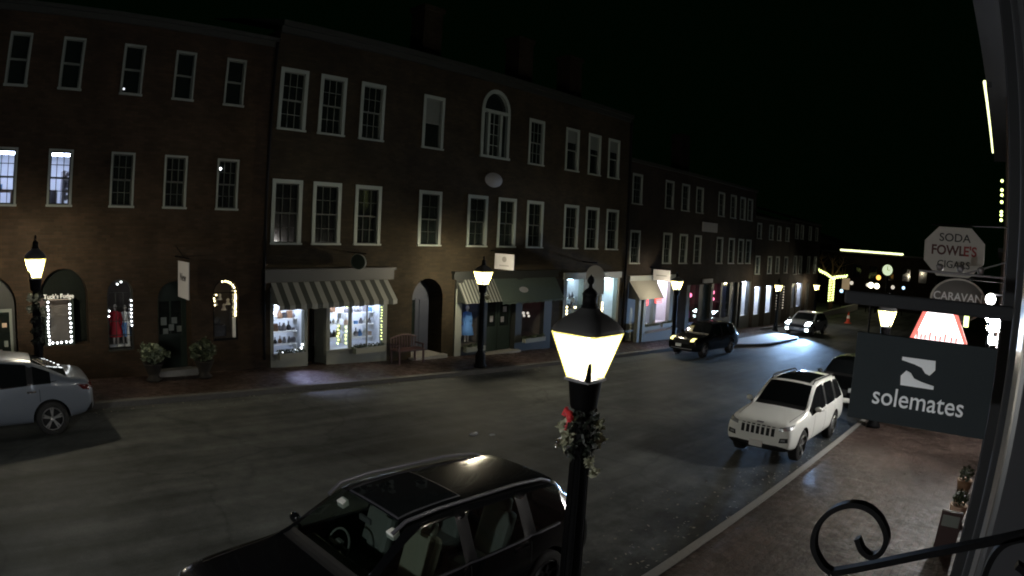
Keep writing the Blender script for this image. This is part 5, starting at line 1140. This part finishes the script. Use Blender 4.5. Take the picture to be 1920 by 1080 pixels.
# CARAVAN
t = thing('hanging_sign', 'grey oval sign reading CARAVAN in raised letters under the eight sided sign', 'sign', (11, .1, 3.2))
e = MB().lathe([(0, .02), (.44, .02), (.44, -.02), (0, -.02)], (0, 0, 0), 32, 'x'); e.v = [(11 + x, .65 + y, 3.22 + z * .74) for x, y, z in e.v]; e.build('panel', 'signgrey', t)
e = MB().lathe([(.44, .028), (.475, .028), (.475, -.028), (.44, -.028)], (0, 0, 0), 32, 'x'); e.v = [(11 + x, .65 + y, 3.22 + z * .74) for x, y, z in e.v]; e.build('rim', 'fowle', t)
text_mb(MB(), 'CARAVAN', (10.965, .65, 3.27), (0, -1, 0), (0, 0, 1), .18, .02, bold=.014).build('lettering', 'letter', t)
MB().tube([(11, W0, 3.64), (11, 1.35, 3.64)], .022, 6).tube([(11, W0, 3.9), (11, .6, 3.64)], .016, 6).build('bracket', 'steel', t)
for k in range(3): MB().lathe([(0, 0), (.05, .01), (.07, .09), (.03, .12), (0, .12)], (11, .3 + .35 * k, 3.66), 10).build('spotlight', 'steel', t)
# lit trapezoid sign box
t = thing('light_box', 'glowing white tapered light box with red edges hanging behind the slate blue sign', 'illuminated sign', (8, .1, 3.0))
poly = [(.24, 2.74), (1.06, 2.74), (.84, 3.285), (.52, 3.30)]
m = MB().prism([(.22, 2.72), (1.09, 2.72), (.86, 3.30), (.505, 3.315)], 7.99, 8.10, 'x'); m.build('casing', 'signred', t)
MB().prism([(.275, 2.76), (1.015, 2.76), (.82, 3.262), (.54, 3.277)], 7.975, 7.988, 'x').build('glowing_face', 'signlit', t)
m = MB()
for k, yy in enumerate((.93, .88, .83, .77, .70, .64, .58, .5, .44)): m.box(7.968, 7.9745, yy - .012, yy + .012, 2.90, 2.955 if k % 3 else 2.985)
m.build('lettering', 'signred', t)
MB().tube([(8.05, W0, 3.36), (8.05, 1.0, 3.36)], .018, 6).tube([(8.05, .68, 3.3), (8.05, .68, 3.36)], .01, 6).build('bracket', 'black', t)
# flood lights on the wall
t = thing('wall_lamp', 'cluster of dazzling white flood bulbs on the near wall right of the light box', 'flood light', (15, W0, 2.4))
MB().box(14.85, 15.15, W0 + .003, -.10, 1.85, 3.0).build('back_plate', 'steel', t)
for y, z, r in ((.05, 2.74, .16), (.07, 2.50, .085), (-.04, 2.46, .09), (.0, 2.26, .115), (-.05, 2.58, .09)): MB().ball((14.86, y, z), r, 12, 8).build('bulb', 'flood', t)
MB().lathe([(0, 0), (.06, .01), (.07, .1), (0, .12)], (14.62, -.06, 2.40), 12, 'x').build('lamp_housing', 'steel', t)
MB().prism([(-.14, 2.05), (.05, 2.09), (.0, 1.82), (-.14, 1.76)], 14.7, 14.9, 'x').build('shade', 'trim', t)
t = thing('globe_lamp', 'small round white globe lamp on the near wall beside the oval sign', 'lamp', (8, W0, 3.44)); MB().ball((8, .07, 3.44), .065, 14, 9).build('globe', 'floodsm', t); MB().tube([(8, W0, 3.5), (8, .07, 3.5)], .012, 6).build('arm', 'steel', t)
tag(MB().tube([(9.0, .385, 3.0), (9.0, .385, 3.32)], .035, 10).build('tube_light', 'bulbg'), 'upright pale yellow tube light at the right of the light box', 'tube light')
# wrought iron scroll bracket
t = thing('scroll_bracket', 'black wrought iron scroll bracket reaching out from the near wall in the lower right corner', 'bracket', (1.2, -.3, 3.2))
SC = [(-0.28, 3.43), (-0.196, 3.398), (-0.13, 3.369), (0.043, 3.294), (0.183, 3.225), (0.223, 3.206), (0.247, 3.216), (0.273, 3.249), (0.276, 3.291), (0.256, 3.331), (0.223, 3.355), (0.19, 3.36), (0.16, 3.348), (0.139, 3.325), (0.13, 3.302), (0.135, 3.276), (0.153, 3.262), (0.174, 3.27), (0.189, 3.292)]
SC2 = [(-0.18, 3.38), (-0.141, 3.367), (-0.099, 3.346), (-0.081, 3.308), (-0.082, 3.257), (-0.118, 3.202), (-0.163, 3.195), (-0.19, 3.23), (-0.177, 3.278), (-0.151, 3.3), (-0.133, 3.309)]
def catmull(P, n=8):
    out = []
    for i in range(len(P) - 1):
        p0, p1, p2, p3 = P[max(i - 1, 0)], P[i], P[i + 1], P[min(i + 2, len(P) - 1)]
        for k in range(n):
            u = k / n; out.append(tuple(.5 * (2 * b + (c - a) * u + (2 * a - 5 * b + 4 * c - d) * u * u + (3 * b - a - 3 * c + d) * u ** 3) for a, b, c, d in zip(p0, p1, p2, p3)))
    return out + [P[-1]]
def strap(mb, P, w, th):
    P = catmull(P); vs = []; fs = []
    for i, (y, z) in enumerate(P):
        a, b = P[max(i - 1, 0)], P[min(i + 1, len(P) - 1)]; d = Vector((0, b[0] - a[0], b[1] - a[1])).normalized(); n = Vector((0, -d.z, d.y)); c = Vector((1.2, y, z))
        for sx, sn in ((-1, -1), (1, -1), (1, 1), (-1, 1)): vs.append(c + Vector((sx * w, 0, 0)) + n * sn * th)
    for i in range(len(P) - 1):
        for k in range(4): fs.append((i * 4 + k, i * 4 + (k + 1) % 4, i * 4 + 4 + (k + 1) % 4, i * 4 + 4 + k))
    fs += [(0, 1, 2, 3), tuple(range(len(vs) - 4, len(vs)))]; return mb.add(vs, fs)
strap(MB(), SC[:6], .011, .0065).build('arm', 'black', t); strap(MB(), SC[5:], .011, .0055).build('scroll', 'black', t); strap(MB(), SC2, .011, .006).build('lower_scroll', 'black', t)
MB().box(1.15, 1.25, -.50, -.27, 3.2, 3.52).build('wall_plate', 'black', t)
# sign post by the near kerb, clutter at the wall foot
t = thing('parking_meter', 'dark parking meter at the near kerb beside the car with a dark roof', 'parking meter', at(18.6, 3.05)); z = sz(18.6)
MB().tube([(18.6, 3.05, z), (18.6, 3.05, z + 1.2)], .035, 8).build('post', 'steel', t); MB().box(18.52, 18.68, 2.97, 3.13, z + 1.2, z + 1.42).lathe([(.09, 0), (.085, .05), (.05, .1), (0, .12)], (18.6, 3.05, z + 1.42), 12).build('meter_head', 'black', t, bevel=.01)
t = thing('sandwich_board', 'small red and white board standing at the foot of the near wall', 'board', at(9.2, .12)); z = sz(9.2)
MB().obox((9.2, .12, z + .28), (.03, 0, .27), (0, .16, 0), (.008, 0, -.001)).obox((9.32, .12, z + .28), (-.03, 0, .27), (0, .16, 0), (.008, 0, .001)).build('panel', 'benchred', t); MB().obox((9.205, .12, z + .42), (.009, 0, .08), (0, .13, 0), (.011, 0, -.001)).build('notice', 'trimdim', t)
for k, (x, mm, lab) in enumerate(((10.6, 'peach', 'pale flower pot at the foot of the near wall'), (12.2, 'wood', 'brown planter at the foot of the near wall below the blue sign'))):
    z = sz(x); tt = thing('planter', lab, 'planter', at(x, .05)); MB().lathe([(0, 0), (.11, 0), (.16, .26), (.13, .26), (.12, .2), (0, .2)], (x, .06, z), 14).build('pot', mm, tt); MB().leaves((x, .06, z + .38), (.16, .14, .14), 120, .045).build('foliage', 'leaf', tt)
# ---- the square at the end
t = thing('brick_building', 'dark building at the end of the street with a line of roof lights', 'building', (80, 16, gz(80)))
holes = [(8.8 + i * 2.1, 9.8 + i * 2.1, z0, z0 + 1.5) for i in range(6) for z0 in (.9,)] 
m = MB(); m.box(80, 92, 7.5, 22.5, -4, 4.0); m.build('wall', 'brick3', t); MB().box(79.8, 80, 7.4, 22.6, 3.85, 4.05).build('cornice', 'greentrim', t)
for i in range(6): f = MB().box(79.95, 80.05, 8.8 + i * 2.1, 9.8 + i * 2.1, 1.0, 2.5).build('window', 'darkglass', t)
string_lights('string_lights', 'dense pale yellow bulbs along the roof edge at the end of the street', [(79.7, 12.0 + i * .13, 4.18) for i in range(62)], .13, 'cornice', n=6)
t = thing('brick_building', 'black unlit building behind the lit tree at the left of the square', 'building', (95, 32, gz(95))); MB().box(95, 110, 24, 46, -4, 5).build('wall', 'brick3', t); MB().prism([(23.8, 5), (46.2, 5), (35, 8)], 94.8, 110, 'x').build('roof', 'slate', t)
t = thing('street_clock', 'street clock with a glowing greenish dial on a dark post', 'clock', (74, 12.75, gz(74)))
MB().tube([(74, 12.75, gz(74)), (74, 12.75, 1.6)], .12, 10).build('post', 'black', t); e = MB().lathe([(0, .15), (.72, .15), (.72, -.15), (0, -.15)], (0, 0, 0), 26, 'x'); e.v = [(74 + x, 12.75 + y, 2.3 + z) for x, y, z in e.v]; e.build('case', 'black', t)
e = MB().lathe([(0, 0), (.60, 0)], (0, 0, 0), 26, 'x'); e.v = [(73.84 + x, 12.75 + y, 2.3 + z) for x, y, z in e.v]; e.build('dial', 'clock', t); MB().box(73.82, 73.835, 12.72, 12.78, 2.3, 2.75).box(73.82, 73.835, 12.45, 12.75, 2.28, 2.34).build('hands', 'black', t)
# tree wrapped in lights
bx, by, bz = 70, 18.3, gz(70)
t = thing('tree', 'bare tree with trunk and branches wrapped in yellow green lights', 'tree', (bx, by, bz))
TR = [(bx, by, bz), (bx, by, bz + 1.5), (bx, by + .02, 1.1)]
BR = [[(bx, by, 1.0), (bx, by + .7, 1.45), (bx, by + 1.6, 1.75)], [(bx, by, 1.0), (bx, by - .8, 1.25), (bx, by - 1.7, 1.35)], [(bx, by, 1.1), (bx + .4, by + .1, 2.2), (bx + .5, by + .3, 3.2)], [(bx, by, 1.0), (bx + .8, by - .4, 1.9), (bx + 1.2, by - .9, 2.9)], [(bx, by + .7, 1.45), (bx + .1, by + 1.2, 2.4), (bx, by + 1.5, 3.0)]]
MB().tube(TR, [.26, .22, .18], 10).build('trunk', 'wood', t); m = MB()
for b in BR: m.tube(b, [.13, .08, .03], 7)
for _ in range(60):
    b = rnd.choice(BR); p = Vector(b[1]).lerp(Vector(b[2]), rnd.random()); q = p + Vector((rnd.gauss(0, .5), rnd.gauss(0, .6), rnd.uniform(.2, 1.1))); m.tube([p, (p + q) / 2 + Vector((0, rnd.gauss(0, .1), 0)), q], [.02, .014, .006], 4)
m.build('branches', 'wood', t)
pts = []
for i in range(52): a = i * 1.1; u = i / 51; pts.append((bx + .26 * math.cos(a), by + .26 * math.sin(a), -1.55 + 2.5 * u))
for b in BR[:2]:
    for i in range(20): u = i / 19; p = Vector(b[0]).lerp(Vector(b[1]), u * 2) if u < .5 else Vector(b[1]).lerp(Vector(b[2]), u * 2 - 1); pts.append((p.x - .12, p.y, p.z + .1 * math.cos(i * 2)))
string_lights('string_lights', 'yellow green bulbs wound round the trunk and low branches of the bare tree', pts, .09, 'bulbg', wire=False, n=6)
# far globes
def globe(label, x, y, z, r, mat, nm='globe_lamp', group=None):
    t = thing(nm, label, 'lamp', (x, y, gz(x)), group=group); MB().ball((x, y, z), r, 10, 7).build('globe', mat, t); MB().tube([(x, y, gz(x)), (x, y, z - r * .9)], .06, 6).build('post', 'black', t)
globe('brightest warm globe lamp of the pair under the clock, left one', 74, 14.6, .45, .33, 'farlamp'); globe('bright warm globe lamp right of the pair under the clock', 74, 13.9, .42, .31, 'farlamp')
globe('dim pale globe lamp at the left of the warm pair in the square', 74, 15.0, .45, .2, 'fardim'); globe('orange globe lamp above the warm pair in the square', 75, 13.95, 1.35, .28, 'orange')
globe('dim globe lamp halfway between the lit tree and the warm pair', 74, 16.95, .5, .22, 'fardim'); globe('dim globe lamp right of the clock post in the square', 74, 12.0, .45, .22, 'fardim'); globe('small bluish globe lamp low beside the lit tree', 72, 17.6, -.4, .2, 'bluelt')
globe('faint bluish lamp at the far right of the square', 74, 10.75, .5, .18, 'bluelt')
tag(MB().box(74.8, 75, 17.4, 18.3, -.35, .95).build('lit_window', 'tanlit'), 'dim tan lit shop window right of the lit tree', 'window')
t = thing('traffic_cone', 'orange traffic cone standing in the road at the square', 'cone', (56.0, 12.85, gz(56))); z = gz(56); MB().lathe([(.34, 0), (.34, .05), (.2, .06), (.045, 1.0), (0, 1.0)], (56, 12.85, z), 12).build('cone', 'cone', t); MB().lathe([(.15, .42), (.10, .7)], (56, 12.85, z + .0), 12).build('band', 'whitecloth', t)
tag(MB().box(57, 76, 16.4, 16.7, -3, -1.9).build('low_wall', 'concrete'), 'low pale wall along the left of the square', 'wall')

# ---------------------------------------------------------------- light, sky, camera
w = bpy.data.worlds.new('World'); scene.world = w; w.use_nodes = True; nt = w.node_tree; bg = nt.nodes['Background']
sk = nt.nodes.new('ShaderNodeTexSky'); sk.sky_type = 'NISHITA'; sk.sun_disc = False; sk.sun_elevation = R(-7); sk.sun_rotation = R(200); sk.air_density = 1; sk.dust_density = 1
tint = nt.nodes.new('ShaderNodeMixRGB'); tint.blend_type = 'MULTIPLY'; tint.inputs[0].default_value = 1; tint.inputs[2].default_value = (1.0, 1.0, .75, 1)
night = nt.nodes.new('ShaderNodeMixRGB'); night.blend_type = 'ADD'; night.inputs[0].default_value = 1; night.inputs[2].default_value = (.002, .022, .004, 1)
nt.links.new(sk.outputs[0], tint.inputs[1]); nt.links.new(tint.outputs[0], night.inputs[1]); nt.links.new(night.outputs[0], bg.inputs['Color']); bg.inputs['Strength'].default_value = .05
# spot lamp inside the striped awning shop, throwing its patch of light on the pavement
L = bpy.data.lights.new('shop_spotlight', 'SPOT'); L.energy = 620; L.color = (.62, .64, 1.); L.spot_size = R(44); L.spot_blend = 1.; L.shadow_soft_size = .02
o = bpy.data.objects.new('shop_spotlight', L); COL.objects.link(o); o.location = (8.25, FY + .35, 1.6); o.rotation_euler = (Vector((8.1, 14.5, -.15)) - Vector(o.location)).to_track_quat('-Z', 'Y').to_euler()
# headlights of the oncoming car
for s in (-1, 1):
    L = bpy.data.lights.new('headlight_beam', 'SPOT'); L.energy = 3600; L.color = (.36, .60, 1.); L.spot_size = R(60); L.spot_blend = .7; L.shadow_soft_size = .1
    o = bpy.data.objects.new('headlight_beam', L); COL.objects.link(o); o.location = (39.75, 12.56 + s * .65, gz(39.8) + .8); o.rotation_euler = (Vector((-1, -.16, -.045))).to_track_quat('-Z', 'Y').to_euler()
cam = bpy.data.cameras.new('camera'); co = bpy.data.objects.new('camera', cam); COL.objects.link(co); scene.camera = co
YAW, PITCH, ROLL = R(46.7), -.08526946, .04390576
def c2w(d):
    c, s = math.cos(ROLL), math.sin(ROLL); d = (c * d[0] - s * d[1], s * d[0] + c * d[1], d[2]); q = (d[0], -d[2], d[1])
    c, s = math.cos(PITCH), math.sin(PITCH); q = (q[0], c * q[1] - s * q[2], s * q[1] + c * q[2])
    c, s = math.cos(YAW), math.sin(YAW); return Vector((c * q[0] + s * q[1], -s * q[0] + c * q[1], q[2]))
mx = Matrix((c2w((1, 0, 0)), c2w((0, 1, 0)), c2w((0, 0, 1)))).transposed().to_4x4(); mx.translation = (0, 0, 3.83); co.matrix_world = mx
cam.clip_start = .01; cam.clip_end = 1000; cam.sensor_width = 36; cam.sensor_fit = 'HORIZONTAL'
cam.type = 'PANO'; cy = cam if hasattr(cam, 'panorama_type') else cam.cycles; cy.panorama_type = 'FISHEYE_LENS_POLYNOMIAL'; cy.fisheye_fov = R(180)
cy.fisheye_polynomial_k0 = 0; cy.fisheye_polynomial_k1 = -.80352075 / 18; cy.fisheye_polynomial_k2 = 0; cy.fisheye_polynomial_k3 = .00643437 / 18 ** 3; cy.fisheye_polynomial_k4 = 0
scene.render.engine = 'CYCLES'
vs = scene.view_settings; scene.display_settings.display_device = 'sRGB'; vs.view_transform = 'Standard'; vs.look = 'None'; vs.exposure = 0; vs.gamma = 1
c = scene.cycles; c.use_denoising = True; c.max_bounces = 6; c.diffuse_bounces = 3; c.glossy_bounces = 3; c.transparent_max_bounces = 12; c.transmission_bounces = 4; c.sample_clamp_indirect = 4; c.sample_clamp_direct = 0; c.caustics_reflective = False; c.caustics_refractive = False; c.filter_width = 1.9
bpy.context.view_layer.update()
